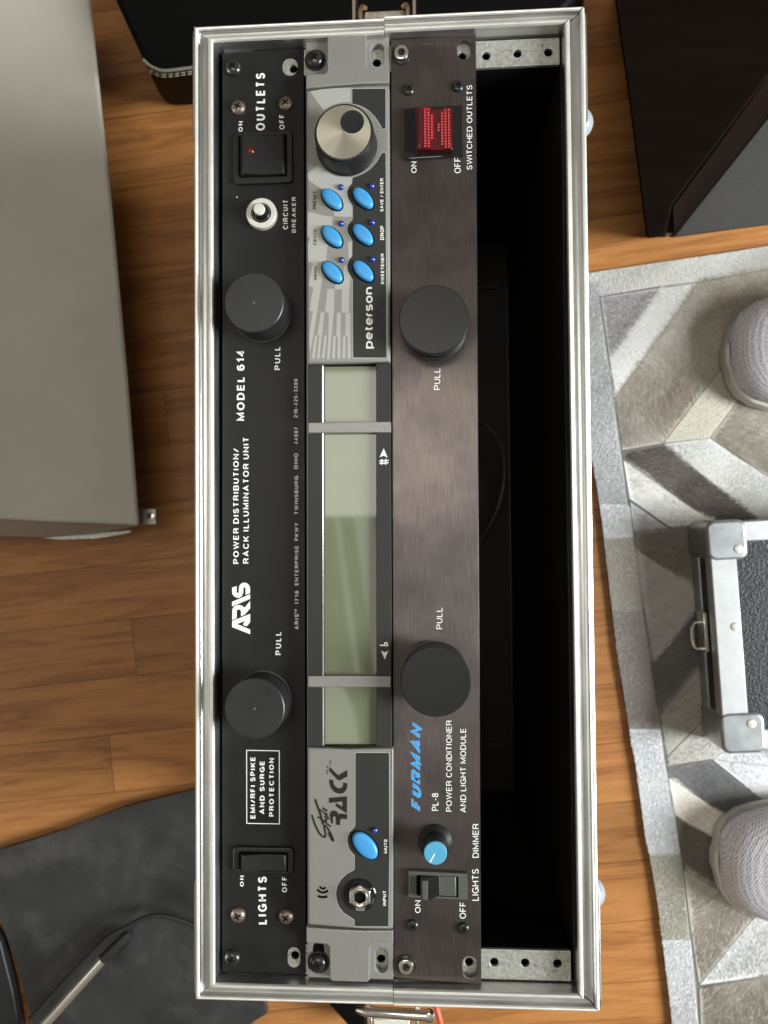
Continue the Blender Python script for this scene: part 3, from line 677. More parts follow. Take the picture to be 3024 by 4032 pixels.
bz1 = mm([(893,655),(1000,643),(1150,629),(1320,617),(1485,614),(1497,622),(1500,1000)], zb, A)+mm([(1505,770),(1500,782),(1200,792),(905,798)], zb, A, 1000)
plate('upper_bezel', [bz1], zp+.05, zb, SV, tun, 1.1)
bz2 = mm([(906,1738),(1200,1750),(1520,1745)], zb, A, 2000)+mm([(1527,30),(1524,1335),(1510,1342),(1300,1340),(1100,1325),(915,1310),(905,1300)], zb, A, 2932)
plate('lower_bezel', [bz2], zp+.05, zb, SV, tun, 1.1)
# printed rays on the upper bezel
lt = []
lt.append([Z1(*p) for p in ((160,235),(330,205),(560,185),(795,178),(795,400),(640,412),(500,450),(370,530))])
lt.append([Z1(*p) for p in ((285,1385),(400,1480),(560,1560),(815,1575),(810,1665),(745,1770),(742,1890),(815,2010),(822,2190),(540,2180),(530,2090),(330,1745),(140,1620),(122,1520))])
lt.append([Z2(*p) for p in ((110,-20),(215,0),(330,32),(450,48),(440,165),(300,160),(285,260),(380,430),(360,640),(300,655),(320,830),(290,1000),(240,1330),(185,1660),(135,1900),(130,1640),(180,1330),(132,1325),(187,1010),(120,985),(183,672),(115,655),(112,420),(142,340),(106,315))])
lt.append([Z2(*p) for p in ((378,1028),(475,1030),(465,1345),(432,1680),(408,1988),(372,1986),(390,1660),(395,1355),(345,1350))])
lt.append([Z2(*p) for p in ((480,955),(560,955),(655,880),(672,900),(672,1350),(625,1352),(615,1670),(655,1670),(655,1985),(690,1985),(690,1040),(700,890),(650,700),(590,710),(590,880),(482,960),(478,1032),(575,1038),(568,1350),(620,1352),(660,1350),(640,1000),(576,1030))][:0] or [Z2(*p) for p in ((480,965),(520,960),(600,870),(600,712),(640,705),(690,850),(675,1040),(668,1352),(570,1350),(575,1038),(478,1030))])
lt.append([Z2(*p) for p in ((660,385),(712,385),(712,580),(665,640))])
lt.append([Z2(*p) for p in ((285,1345),(338,1345),(300,1665),(245,1660))])
lt.append([Z2(*p) for p in ((507,1355),(560,1355),(556,1678),(498,1675))])
lt.append([Z2(*p) for p in ((622,1358),(690,1358),(690,1672),(622,1675))])
for a, b_, c_, d_ in ((210,242,200,165),(338,366,338,303),(457,492,478,440),(520,556,552,515),(592,625,620,583),(652,690,690,652),(268,300,268,235)):
    lt.append([Z2(*p) for p in ((a,1662),(b_,1664),(c_,1978),(d_,1972))])
for i, p in enumerate(lt):
    rays = MB(); rays.sheet([P(*q, zb) for q in p], zb+.03+.006*(i % 4)); rays.build('printed_ray', M['silver_lt'], tun)
# charcoal inlays with a pale outline
def inlay(pts, name='inlay'):
    q = [P(*p, zb) for p in pts]
    n = len(q); cx, cy = sum(p[0] for p in q)/n, sum(p[1] for p in q)/n
    ar = sum(q[i][0]*q[(i+1) % n][1]-q[(i+1) % n][0]*q[i][1] for i in range(n))
    if ar < 0: q = q[::-1]
    out = []
    for i in range(n):
        a, b_, c_ = Vector(q[i-1]), Vector(q[i]), Vector(q[(i+1) % n]); d1 = (b_-a).normalized(); d2 = (c_-b_).normalized()
        n1 = Vector((d1.y, -d1.x)); n2 = Vector((d2.y, -d2.x)); m_ = (n1+n2).normalized(); out.append(b_+m_*(.42/max(m_.dot(n1), .5)))
    o_ = MB(); o_.sheet([(p.x, p.y) for p in out], zb+.075); ob = o_.build('inlay_outline', M['silver_lt'], tun)
    i_ = MB(); i_.sheet(q, zb+.11); i_.build(name, M['inlay'], tun)
inlay([Z1(*p) for p in ((818,200),(1328,196),(1336,208),(1336,820),(1288,820),(1255,755),(1180,640),(1090,545),(1010,490),(930,455),(818,430))])
inlay([Z1(*p) for p in ((1290,1190),(1336,1190),(1340,1600))]+[Z2(*p) for p in ((1172,0),(1182,1955),(1172,1965),(728,1962),(724,1500),(722,905),(692,850),(655,780),(648,700),(676,625),(715,585),(718,380),(690,328),(652,262),(648,190),(680,125),(716,92))]+[Z1(*p) for p in ((828,2200),(825,2010),(790,1965),(750,1880),(742,1790),(772,1715),(815,1672),(825,1580),(910,1552),(1010,1508),(1110,1438),(1200,1338),(1258,1235))])
inlay([Z3(*p) for p in ((968,280),(1525,282),(1537,295),(1540,1500))]+[Z4(*p) for p in ((1396,0),(1380,1205),(1370,1214),(858,1212),(850,1108),(800,1075),(700,1012),(620,920),(578,810),(566,700),(585,590),(645,485),(730,402),(850,338),(857,300),(856,110))]+[Z3(*p) for p in ((870,1960),(828,1850),(822,1745),(855,1650),(945,1555),(958,1520),(960,295))])
# oval buttons
def oval(px, a, b_, h, parent, label=None):
    c = P(*px, zb+h*.6); r = -math.radians(47)
    m_ = MB(); m_.lathe(c[0], c[1], zb+.12, [(1.0, 0), (1.0, h*.55), (.93, h*.85), (.80, h), (.4, h*1.05), (.01, h*1.06)], 40, 0, a, b_, r)
    o = m_.build('button', M['cyan'], parent, ang=50, label=label)
    g = MB(); g.lathe(c[0], c[1], zb+.115, [(1.0, 0), (1.0, .03)], 40, 0, a+.75, b_+.75, r); g.build('button_gap', M['void'], o)
for q in (Z1(497, 1905), Z1(983, 1890), Z2(436, 308), Z2(858, 283), Z2(441, 795), Z2(862, 780)): oval(q, 6.6, 3.5, 2.6, tun)
oval(Z3(1122, 1878), 7.9, 4.5, 2.0, tun, 'larger blue oval button beside the input jack')
for q in (Z1(640, 1722), Z1(1118, 1703), Z2(563, 135), Z2(985, 120), Z2(567, 630), Z2(988, 622), Z3(1288, 1615)):
    c = P(*q, zb+.8); l = MB(); l.lathe(c[0], c[1], zb+.12, [(1.6, 0), (1.55, .6), (1.2, 1.25), (.6, 1.6), (.01, 1.7)], 20); l.build('indicator_light', M['led'], tun)
for s, b_, fn, m_, th in (('PRESET', (210,1795,262,2070), Z1, 'dark_ink', .18), ('SAVE / ENTER', (1247,1590,1307,2105), Z1, 'white_ink', .165), ('CENTS', (185,218,233,432), Z2, 'dark_ink', .18), ('DROP', (1097,170,1148,362), Z2, 'white_ink', .17),
        ('MENU', (190,722,238,910), Z2, 'dark_ink', .18), ('SWEETENER', (1100,548,1152,965), Z2, 'white_ink', .17), ('peterson', (893,1003,1012,1840), Z2, 'white_ink', .22), ('MUTE', (1445,1765,1505,2005), Z3, 'white_ink', .16), ('INPUT', (1290,665,1350,893), Z4, 'white_ink', .18),
        ('VS-R', (465,510,495,655), Z3, 'dark_ink', .2), ('TM', (512,412,545,487), Z3, 'dark_ink', .22)):
    lettering(s, b_, fn, None, zb+.12, M[m_], tun, th, .14)
DK = M['dark_ink']
logo([[(820,578),(820,688),(690,757),(655,745),(512,595),(512,518),(665,668)],
      [(512,738),(578,750),(582,800),(600,845),(650,885),(690,895),(740,868),(752,830),(748,792),(820,805),(818,870),(795,925),(755,970),(705,985),(650,978),(590,945),(545,890),(518,820)],
      [(508,1142),(508,1055),(815,1030),(812,1322),(625,1200),(625,1142),(738,1210),(740,1115)],
      [(815,1425),(815,1335),(700,1325),(665,1340),(650,1300),(615,1275),(565,1275),(530,1300),(518,1345),(530,1400),(540,1490),(575,1497),(572,1400),(580,1375),(605,1370),(622,1390),(628,1515),(695,1525),(695,1435),(720,1412)]], Z3, zb+.12, DK, tun, 'emblem')
stroke_logo([([(215,1358),(235,1430),(275,1540),(330,1650),(385,1715),(430,1735),(450,1700),(440,1630),(420,1560),(425,1520),(460,1545),(520,1640),(570,1740),(580,1800),(555,1775),(515,1700),(500,1660)], 30),
             ([(272,1090),(300,1180),(335,1270),(365,1360),(400,1500)], 34), ([(320,1385),(370,1415),(430,1470),(530,1545)], 26),
             ([(400,1480),(440,1440),(470,1430),(455,1470)], 20), ([(440,1430),(480,1400),(510,1420)], 20), ([(425,1375),(470,1360),(500,1385),(470,1400),(430,1380)], 18), ([(345,1250),(400,1300),(450,1345),(485,1340),(440,1315)], 20), ([(405,1225),(445,1250),(480,1270),(450,1290),(405,1260),(410,1225)], 18)], Z3, zb+.14, DK, tun, 'script_emblem')
vs = MB()
for pts, t_ in (([(315,595),(340,620),(360,630),(385,622),(405,605)], 34), ([(275,640),(310,672),(355,688),(405,680),(445,655)], 38), ([(285,740),(320,755),(360,760),(400,757),(430,745)], 40)):
    Q = [Vector(p) for p in mm(pts, zb, Z4)]
    for quad in ribbon(Q, t_*.25316/7.95/2*.9): vs.sheet([(p.x, p.y) for p in quad], zb+.14)
vs.build('sound_slots', M['void'], tun)
# display block
lw = mm([(1022,818)], zl, A, 1000)+mm([(1405,815)], zl, A, 1000)+mm([(1408,1716)], zl, A, 2000)+mm([(1030,1718)], zl, A, 2000)
fr = mm([(905,806),(1506,792)], 6, A, 1000)+mm([(1516,1732),(908,1730)], 6, A, 2000)
for qs in ([fr[0], (lw[0][0], fr[0][1]), (lw[3][0], fr[3][1]), fr[3]], [(lw[1][0], fr[1][1]), fr[1], fr[2], (lw[2][0], fr[2][1])]):
    plate('display_frame', [qs], zl-2, 6.0, M['inlay'], tun, .3)
for qs in ([(lw[0][0]+.1, fr[0][1]), (lw[1][0]-.1, fr[0][1]), (lw[1][0]-.1, lw[1][1]), (lw[0][0]+.1, lw[0][1])], [(lw[3][0]+.1, lw[3][1]), (lw[2][0]-.1, lw[2][1]), (lw[2][0]-.1, fr[2][1]), (lw[3][0]+.1, fr[3][1])]):
    plate('display_frame', [qs], zl-2, 4.6, M['void'], tun, .2)
l = MB(); l.sheet([(p[0]+(.6 if i in (1, 2) else -.6), p[1]+(.6 if i < 2 else -.6)) for i, p in enumerate(lw)], zl); l.build('display', M['lcd'], tun)
l = MB(); q = mm([(1012,812),(1020,812)], 6.02, A, 1000)+mm([(1024,1722),(1016,1722)], 6.02, A, 2000); l.prism(q, 5.9, 6.12); l.build('display_edge_strip', M['chrome'], tun)
for q, o in (([(908,1222),(1508,1216),(1510,1294),(908,1300)], 1000), ([(908,1218),(1509,1222),(1510,1303),(908,1302)], 2000)):
    plate('cross_bar', [mm(q, 7.4, A, o)], zl-.5, 7.4, SV, tun, .5)
zs = 6.0
def mark(tri, o, segs, name):
    sy = MB(); sy.sheet(mm(tri, zs, A, o), zs+.05)
    for k, pts in enumerate(segs):
        Q = [Vector(P(*A(*p, o), zs)) for p in pts]
        for quad in ribbon(Q, .30): sy.sheet([(p.x, p.y) for p in quad], zs+.055+.006*k)
    sy.build(name, WI, tun)
mark([(1458,1410),(1486,1478),(1458,1464),(1428,1475)], 1000, (((1425,1503),(1493,1498)), ((1427,1520),(1492,1515)), ((1444,1530),(1444,1488)), ((1472,1530),(1472,1488))), 'sharp_mark')
mark([(1438,1036),(1465,1048),(1492,1036),(1466,1100)], 2000, ([(1430,996),(1488,1000)], [(1462,997),(1466,980),(1480,979),(1488,998)]), 'flat_mark')
# encoder wheel
tk = Z1(683, 868); bc = under(tk, zb+14, zb); c = P(*bc, zb); e = MB()
e.lathe(c[0], c[1], zb+.15, [(15.7, 0), (15.5, 1.0), (15.1, 1.6), (14.8, 11.8), (14.5, 13.2), (14.1, 13.75), (13.4, 13.9)], 72)
en = e.build('encoder_wheel', M['black_plastic'], tun, ang=28)
def spun():
    m_ = mat('spun_metal', (.66, .62, .50), .30, .9); nt = m_.node_tree; b_ = nt.nodes['Principled BSDF']
    b_.inputs['Anisotropic'].default_value = .75; tg = node(nt, 'ShaderNodeTangent', direction_type='RADIAL', axis='Z'); nt.links.new(tg.outputs[0], b_.inputs['Tangent'])
    return m_
ft = MB(); ft.lathe(0, 0, zb+13.95, [(13.45, 0), (13.4, .12)], 72, cap0=False)
me = ft.mesh('wheel_face', spun()); fo = bpy.data.objects.new('wheel_face', me); C.collection.objects.link(fo)
fo.parent = en; fo.location = (c[0]/1000-world_loc(en).x, c[1]/1000-world_loc(en).y, -world_loc(en).z)
dp = P(*Z1(817, 712), zb+14); d = MB(); d.lathe(dp[0], dp[1], zb+13.9, [(5.9, 0), (5.85, .30), (5.0, .22), (3.0, .19), (.01, .18)], 40); d.build('finger_dimple', M['black_plastic'], en)
# input jack
jc = P(*Z4(945, 722), zb); j = MB(); j.lathe(jc[0], jc[1], zb+.12, [(8.0, 0), (8.0, .8), (7.5, 1.2), (6.8, .9), (5.6, .4), (4.0, .35)], 48); jo = j.build('jack_ring', M['gloss_black'], tun)
j = MB(); j.lathe(jc[0], jc[1], zb+.3, [(6.0, 0), (6.0, 2.2), (5.4, 2.7), (3.3, 2.75)], 6, rot=PI/6, cap1=False); j.build('jack_nut', M['chrome'], jo, .15)
j = MB(); j.lathe(jc[0], jc[1], zb+2.7, [(3.8, 0), (3.8, 1.2), (3.6, 1.5), (3.3, 1.4), (3.3, -.5)], 36, cap1=False); j.build('jack_sleeve', M['chrome'], jo)
j = MB(); j.lathe(jc[0], jc[1], zb+2.75, [(3.3, 0), (3.3, .05)], 30); j.build('jack_hole', M['void'], jo)
screw('philw', A(962, 440), zp, tun, 'black cross-head screw in the recessed ear pocket'); screw('philw', A(985, 1575, 2932), zp, tun, 'black cross-head screw in the recessed ear pocket')
sl = MB()
for q, o in ((A(985, 1490, 2932), 0),): p = P(*q, zp); sl.sheet(stadium(p, 5.8, 8), zp+.03)
sl.build('slot_opening', M['void'], tun)

# ================================================================== unit three: brown brushed power conditioner
pc = thing('power_conditioner', 22, 0, -110, 'faded brown brushed metal rack panel with red rocker switch and blue dimmer', 'rack unit')
z3 = 0.0
tl, tr, br, bl = P(*B(107, 283), z3), P(*B(710, 246), z3), P(*B(749, 1705, 2932), z3), P(*B(130, 1656, 2932), z3)
s3 = [stadium(P(*B(626, 352), z3), 6.8, 10.0), stadium(P(*B(668, 1580, 2932), z3), 7.4, 10.8)]
plate('front_panel', [[bl, br, tr, tl]]+s3, z3-3, z3, M['brushed'], pc, .3)
ch = MB(); ch.box(2.5, 42.5, -216, 216, -110, z3-3.05); ch.build('chassis', M['case_out'], pc)
screw('hex', B(182, 392), z3, pc, 'bright socket-head bolt with black washer'); screw('hex', B(215, 1560, 2932), z3, pc, 'bright socket-head bolt with black washer')
for q in (B(233, 641), B(582, 617), B(260, 1281, 2932), B(621, 1302, 2932)): screw('button', q, z3, pc, 'small black button-head bolt')
for s, b_, o, th in (('ON', (248,1147,292,1228), 0, .12), ('OFF', (557,1122,603,1230), 0, .12), ('SWITCHED OUTLETS', (642,605,687,1205), 0, .12), ('PULL', (413,815,457,965), 1000, .11), ('PULL', (430,710,472,860), 2000, .11), ('DIMMER', (683,562,730,803), 2932, .12), ('LIGHTS', (683,883,730,1108), 2932, .12), ('ON', (275,1105,320,1195), 2932, .12), ('OFF', (595,1120,640,1235), 2932, .12)):
    lettering(s, b_, B, o, z3, WI, pc, th, .14)
for s, b_ in (('PL-8', (740,1580,857,1900)), ('POWER CONDITIONER', (990,260,1110,1915)), ('AND LIGHT MODULE', (1247,410,1367,1930))): lettering(s, b_, Z5, None, z3, WI, pc, .12, .14)
lettering('FURMAN', (330,280,582,1915), Z5, None, z3, M['blue_ink'], pc, .265, .11, shear=.36, slits=((.47,.49), (.66,.675), (.83,.845)), name='emblem')
for top in (B(412, 465, 1000), B(425, 1232, 2000)): lamp_knob(top, under(top, z3+18, z3), z3, 18, 17.1, pc, M['knob'], False, 1)
# red rocker
fq = mm([(203,772),(610,748),(617,1108),(206,1132)], z3+1.5, B); plate('switch_frame', [fq], z3+.02, z3+2.0, M['gloss_black'], pc, .5)
a, b_ = P(*B(283, 788), z3+4), P(*B(545, 1070), z3+4)
prof = [(0, 0), (.0, 5.2), (.08, 6.0), (.30, 4.9), (.52, 3.4), (.56, 3.4), (.82, 3.6), (.97, 3.9), (1, 3.4), (1, 0)]
rk = rocker(a[0], b_[0], b_[1], a[1], z3+2.0, pc, prof, M['red'], 'red_rocker')
gr = MB(); w_ = b_[0]-a[0]; hh = a[1]-b_[1]
def ph(u):
    for (u0, h0), (u1, h1) in zip(prof[1:-1], prof[2:]):
        if u0 <= u <= u1: return h0+(h1-h0)*(u-u0)/max(u1-u0, 1e-6)
    return 3.4
for i in range(8):
    for j_ in range(14):
        u = .22+i*.093; v_ = .05+j_*.068
        if abs(u-.53) < .03+abs(v_-.5)*.30: continue
        x0, y0 = a[0]+w_*u, b_[1]+hh*v_; zc = z3+2.0+ph(u)
        gr.lathe(x0+w_*.036, y0+hh*.026, zc-.12, [(w_*.056, 0), (w_*.044, .30), (.02, .55)], 4, rot=PI/4)
gr.build('lens_grid', mat('red_lens_grid', (.30, .004, .009), .10, coat=.8), rk)
# lights toggle
fq = mm([(230,895),(648,915),(650,1100),(230,1082)], z3+2, B, 2932); hq = mm([(290,925),(584,938),(584,1082),(290,1070)], z3+2, B, 2932)
sf = plate('switch_frame', [fq, hq], z3+.02, z3+2.4, M['grey_plastic'], pc, .35)
wv = MB(); wv.sheet([(p[0], p[1]) for p in hq], z3+.08); wv.build('switch_well', M['void'], sf)
a, b_ = P(*B(318, 945, 2932), z3+4), P(*B(572, 1075, 2932), z3+2)
rocker(a[0], b_[0], b_[1], a[1], z3+.15, sf, [(0, 0), (0, 6.0), (.04, 7.2), (.20, 7.2), (.52, 2.0), (.98, 2.6), (1, 1.6), (1, 0)], M['grey_plastic'], 'toggle')
lv = MB(); x0 = a[0]; xx = b_[0]-a[0]; lv.add([(x0+xx*.21, b_[1]+.1, z3+7.32), (x0+xx*.52, b_[1]+.1, z3+2.3), (x0+xx*.52, a[1]-.1, z3+2.3), (x0+xx*.21, a[1]-.1, z3+7.32)], [(0, 1, 2, 3)]); lv.build('toggle_face', M['gloss_black'], sf)
# dimmer
tp = B(422, 770, 2932); c = P(*under(tp, z3+14.5, z3), z3)
d = MB(); d.lathe(c[0], c[1], z3+.02, [(8.6, 0), (8.5, 1.2), (7.4, 2.4), (6.4, 3.4), (5.8, 8), (5.45, 13.6)], 40); dk = d.build('dimmer_knob', M['black_plastic'], pc)
for i in range(18):
    pass
d = MB(); d.lathe(c[0], c[1], z3+13.6, [(5.6, 0), (5.6, .9), (5.3, 1.2)], 48); d.build('knob_cap', M['cyan_cap'], dk)
q = [Vector(P(*B(*p, 2932), z3+14.85)) for p in ((384,838),(418,775))]
d = MB()
for quad in ribbon(q, .28): d.sheet([(p.x, p.y) for p in quad], z3+14.86)
d.build('pointer_line', WI, dk)

# ================================================================== behind and below
# beige cabinet, left
zt, zb_ = -215, -FL
bg_ = thing('metal_cabinet', *P(250, 1000, -FL), -FL, 'beige enamelled metal cabinet with small screw tab at its corner', 'cabinet')
top = mm([(350,-40),(372,190),(436,800),(500,1500),(545,2071),(353,2061),(190,2056),(0,2046),(-500,2020),(-500,-40)], zt)
sh = MB(); sh.prism(top, zt-5, zt); sh.build('body', M['beige'], bg_, 2.5)
lip = MB(); t1 = mm([(-500,2022),(0,2047),(190,2057),(353,2062),(541,2071)], zt-3); b1 = mm([(-500,2098),(0,2112),(157,2115),(353,2104),(541,2073)], -262)
n = len(t1); lip.add([(p[0], p[1], zt-1.5) for p in t1]+[(p[0], p[1], -262) for p in b1], [(i, n+i, n+i+1, i+1) for i in range(n-1)]); lip.build('front_lip', M['beige_lip'], bg_)
rl = MB(); q = mm([(157,2117),(240,2110),(520,2086),(510,2100),(380,2122),(230,2126)], -266); rl.prism(q, -270, -266); rl.build('bottom_runner', M['zinc'], bg_, .5)
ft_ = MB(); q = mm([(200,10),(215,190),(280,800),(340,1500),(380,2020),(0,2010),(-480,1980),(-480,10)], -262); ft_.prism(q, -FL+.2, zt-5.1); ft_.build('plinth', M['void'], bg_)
tb = MB(); q = mm([(538,2005),(612,2003),(614,2064),(540,2066)], -240); tb.prism(q, -241.5, -240); tbo = tb.build('corner_tab', M['zinc'], bg_, .3)
c = P(594, 2033, -240); tb = MB(); tb.lathe(c[0], c[1], -240, [(3.4, 0), (3.0, 1.2), (1.4, 1.6), (1.2, .8)], 20); tb.build('tab_screw', M['chrome'], tbo)
# guitar case, top
gz = -185
gc = thing('guitar_case', *P(1300, 100, -FL), -FL, 'black hardshell instrument case with pale double stitching along its edge', 'instrument case')
topo = mm([(440,-60),(455,0),(520,140),(566,238),(590,262),(630,280),(660,281),(760,268),(1200,206),(2190,70),(2260,0),(2270,-60)], gz)
boto = mm([(470,-60),(480,0),(560,217),(629,369),(655,400),(690,414),(720,416),(760,413),(1200,370),(2200,215),(2290,80),(2308,-60)], -FL+1)
bd = MB(); bd.prism(boto, -FL+.5, gz, 0, topo); bd.build('body', M['tolex'], gc, 4)
pp = [(p[0], p[1], gz+.6) for p in mm([(566,238),(590,262),(630,280),(660,281),(760,268),(1200,206),(2190,70)], gz)]
pb = MB(); pb.tube(pp, 1.3, 8, smooth=2); pb.build('piping', mat('piping', (.20, .185, .14), .4), gc)
sb = MB()
for row, dz in ((10, -10), (19, -19)):
    q = mm([(585,262+row),(630,280+row),(660,281+row),(760,268+row),(1000,236+row)], gz+dz*.6)
    Q = [Vector(p) for p in q]
    for a, b_ in zip(Q[:-1], Q[1:]):
        nn = max(int((b_-a).length/4.2), 1)
        for i in range(nn):
            s0, s1 = a.lerp(b_, (i+.12)/nn), a.lerp(b_, (i+.80)/nn); zz = gz+dz*.6
            sb.tube([(s0.x, s0.y-.5, zz), ((s0.x+s1.x)/2, (s0.y+s1.y)/2-.9, zz+.3), (s1.x, s1.y-.5, zz)], .5, 6)
so = sb.build('stitching', M['stitch'], gc); so['kind'] = 'stuff'
# dark brown furniture, top right
F = lambda *pts: mm(pts, 0, None)
wc = thing('wooden_cabinet', *P(2700, 300, -FL), -FL, 'very dark brown wooden furniture piece in shadow above the rug', 'furniture')
def Rq(pts, z, o=0): return [P(*Rr(*p, o), z) for p in pts]
t_ = Rq([(430,-100),(445,0),(560,830),(695,1880),(845,1868),(900,1625),(1300,1080),(1657,600),(2100,0),(2100,-100)], -190)
b = MB(); b.prism(Rq([(455,-100),(470,0),(585,830),(697,1886),(830,1876),(900,1640),(1300,1080),(1657,600),(2100,0),(2100,-100)], -FL+.5), -FL+.3, -190, 0, t_); b.build('side_panel', M['brown'], wc, 1.5)
b = MB(); q = Rq([(905,1640),(1657,625),(1900,290)], -194); r_ = Rq([(920,1862),(1657,930),(1950,560)], -FL+2)
b.add([(p[0], p[1], -194) for p in q]+[(p[0], p[1], -FL+2) for p in r_], [(0, 3, 4, 1), (1, 4, 5, 2)])
b.build('front_rail', mat('brown_rail', (.0065, .0034, .0026), .7, spec=.03, var=.2, vscale=(20, 20, 20)), wc)
b = MB(); b.prism(Rq([(800,1770),(888,1645),(905,1845),(850,1862)], -FL+6), -FL+.3, -FL+6); b.build('foot_block', mat('foot_wood', (.10, .05, .03), .5), wc)
gm = MB(); gm.prism(Rq([(915,1868),(1400,1255),(1657,930),(1950,560),(2300,700),(2300,1690),(1657,1770)], -FL+5), -FL+.3, -FL+5)
tag(gm.build('cloth_mat', M['grey_cloth'], None, 1), 'plain grey cloth mat beside the dark brown furniture', 'mat')

# ------------------------------------------------------------------ rug
RZ = -FL+5.0
rug = thing('cowhide_rug', *P(2700, 2500, -FL), -FL, 'grey and cream patchwork cowhide rug with chevron strips', 'rug')
c5 = lambda L: [Rr(x, y, 900) for x, y in L]; c6 = lambda L: [Rr(x, y, 1900) for x, y in L]; c7 = lambda L: [Rr(x, y, 2932) for x, y in L]
outline = [(2240,1088)]+c5([(240,352),(800,268),(1240,205),(1657,138)])+[(3250,935),(3600,890),(3600,4600),(2740,4600)]+c7([(912,2212),(850,1700),(800,1290),(745,950),(700,740),(650,380),(610,80)])+c6([(600,2140),(540,1750),(470,1310),(405,750),(360,350),(310,0)])+c5([(250,1680)])
rb = MB(); rb.prism([P(*p, RZ) for p in outline], -FL+.3, RZ); rb.build('backing', mat('hide_backing', (.16, .15, .13), .8), rug, .8)
inner_l = c5([(320,530),(385,1000),(440,1400),(500,1800),(545,2200)])+c6([(560,140),(590,400),(650,900),(730,1450),(800,1900)])+c7([(840,130),(930,600),(990,1050),(1060,1650),(1110,2212)])
inner_t = c5([(320,540),(790,460),(1110,425),(1657,320)])
patches = []   # polygon px, colour, second colour, hair direction (deg, picture x right / y up), hair length mm
def patch(poly, c1, c2=None, ang=0, ln=6, wd=.55): patches.append((poly, c1, c2 or c1, ang, ln, wd))
patch([(2290,1000)]+outline[1:5]+[(3250,935),(3250,1030)]+inner_t[::-1]+[(2300,1160)], (.46,.45,.42), (.40,.38,.33), 200, 2.6)
left = outline[-7:]+[(2240,1088)]; lo = outline[::-1]
lb = [(2240,1100)]+c5([(250,1680)])+c6([(310,0),(360,350),(405,750),(470,1310),(540,1750),(600,2140)])+c7([(610,80),(650,380),(700,740),(745,950),(800,1290),(850,1700),(912,2212)])
cut = lambda y: (np.interp(y, [p[1] for p in lb], [p[0] for p in lb])-6, np.interp(y, [p[1] for p in inner_l], [p[0] for p in inner_l]))
def strip(y0, y1, c1, c2=None, ang=150, ln=3.0):
    ys = np.linspace(y0, y1, 9); patch([(cut(y)[0], y) for y in ys]+[(cut(y)[1], y) for y in ys[::-1]], c1, c2, 262, ln)
strip(1100, 1985, (.44,.445,.44), (.36,.36,.34), 170, 3); strip(1985, 2115, (.56,.56,.55), None, 160); strip(2115, 2400, (.34,.31,.26), (.38,.35,.30), 165); strip(2400, 2870, (.27,.24,.21), (.31,.28,.25), 170); strip(2870, 3360, (.52,.52,.52), (.58,.58,.58), 200); strip(3360, 3700, (.32,.30,.24), (.40,.38,.33), 190); strip(3700, 4120, (.55,.55,.56), (.48,.47,.46), 200)
patch(c5([(330,545),(790,470),(400,1020)]), (.36,.34,.33), (.30,.28,.27), -20, 6)
patch(c5([(790,475),(1110,430),(455,1340),(400,1020)]), (.55,.54,.51), (.48,.46,.43), 150, 4)
patch(c5([(1110,430),(1657,325),(2000,260),(2000,560),(1657,700),(1340,1040),(830,1700),(500,1760),(455,1340)]), (.42,.39,.34), (.26,.22,.165), 118, 8)
patch(c5([(830,1700),(1330,1040),(2000,800),(1480,1280),(1200,1660)]), (.44,.41,.34), (.40,.37,.30), 160, 3)
patch(c5([(1200,1660),(1480,1280),(2000,800),(2000,2160),(1657,1970)]), (.40,.37,.31), (.20,.17,.13), -15, 9)
patch(c5([(830,1705),(1200,1660),(2000,2180),(2000,2700),(1470,2212)]), (.44,.43,.38), (.50,.49,.47), 200, 4)
patch(c5([(500,1765),(830,1712),(1470,2212),(2000,2680),(2000,2900),(1560,2620),(1220,2300),(1050,2212),(510,1815)]), (.085,.070,.058), (.15,.13,.115), -20, 8)
patch(c5([(510,1830),(1050,2212),(1220,2310),(1560,2640),(1560,2900),(1030,2350),(870,2360),(560,2140)]), (.60,.57,.51), (.62,.61,.59), -15, 7)
patch(c6([(565,150),(870,365),(620,390),(590,380)]), (.50,.50,.51), None, -40, 6)
patch(c6([(605,505),(600,395),(870,368),(1100,470),(1100,830),(1040,800)]), (.15,.135,.105), (.20,.18,.15), 150, 7)
patch(c6([(620,540),(1060,815),(1110,1010),(760,1445),(680,1000)]), (.36,.33,.30), (.42,.40,.36), 120, 8)
patch(c6([(750,1450),(1110,1010),(1300,1200),(1300,1350),(1090,1490),(805,1830)]), (.17,.16,.15), (.13,.12,.11), 160, 7)
patch(c6([(805,1850),(1090,1490),(1400,1300),(1400,1750),(1140,1880),(860,2170)]), (.33,.315,.27), None, 150, 5)
patch(c6([(860,2180),(1140,1885),(1400,1750),(1700,2250),(1200,2190),(880,2240)]), (.42,.40,.36), None, 170, 5)
patch(c7([(865,190),(1200,115),(1640,470),(1500,540),(1375,595),(870,205)]), (.10,.097,.095), (.17,.165,.16), -25, 8)
patch(c7([(870,255),(1375,600),(1280,775),(1130,690),(905,545)]), (.62,.57,.49), (.66,.63,.58), -20, 8)
patch(c7([(920,560),(1130,690),(1290,790),(1340,1200),(1000,985),(955,800)]), (.15,.13,.105), (.10,.09,.075), -20, 8)
patch(c7([(985,985),(1330,1195),(1530,1385),(1110,1900),(1050,1500)]), (.43,.39,.33), (.33,.30,.25), 60, 9)
patch(c7([(1110,1905),(1530,1390),(2000,1000),(2000,1700),(1657,1830)]), (.56,.56,.56), (.50,.48,.44), 110, 6)
patch(c7([(1110,1930),(1657,1830),(2000,1700),(2000,2400),(1130,2400)]), (.38,.35,.29), (.22,.19,.15), 60, 8)
patch(c7([(1215,115),(1300,60),(2000,60),(2000,800),(1657,470)]), (.56,.555,.55), None, 140, 6)
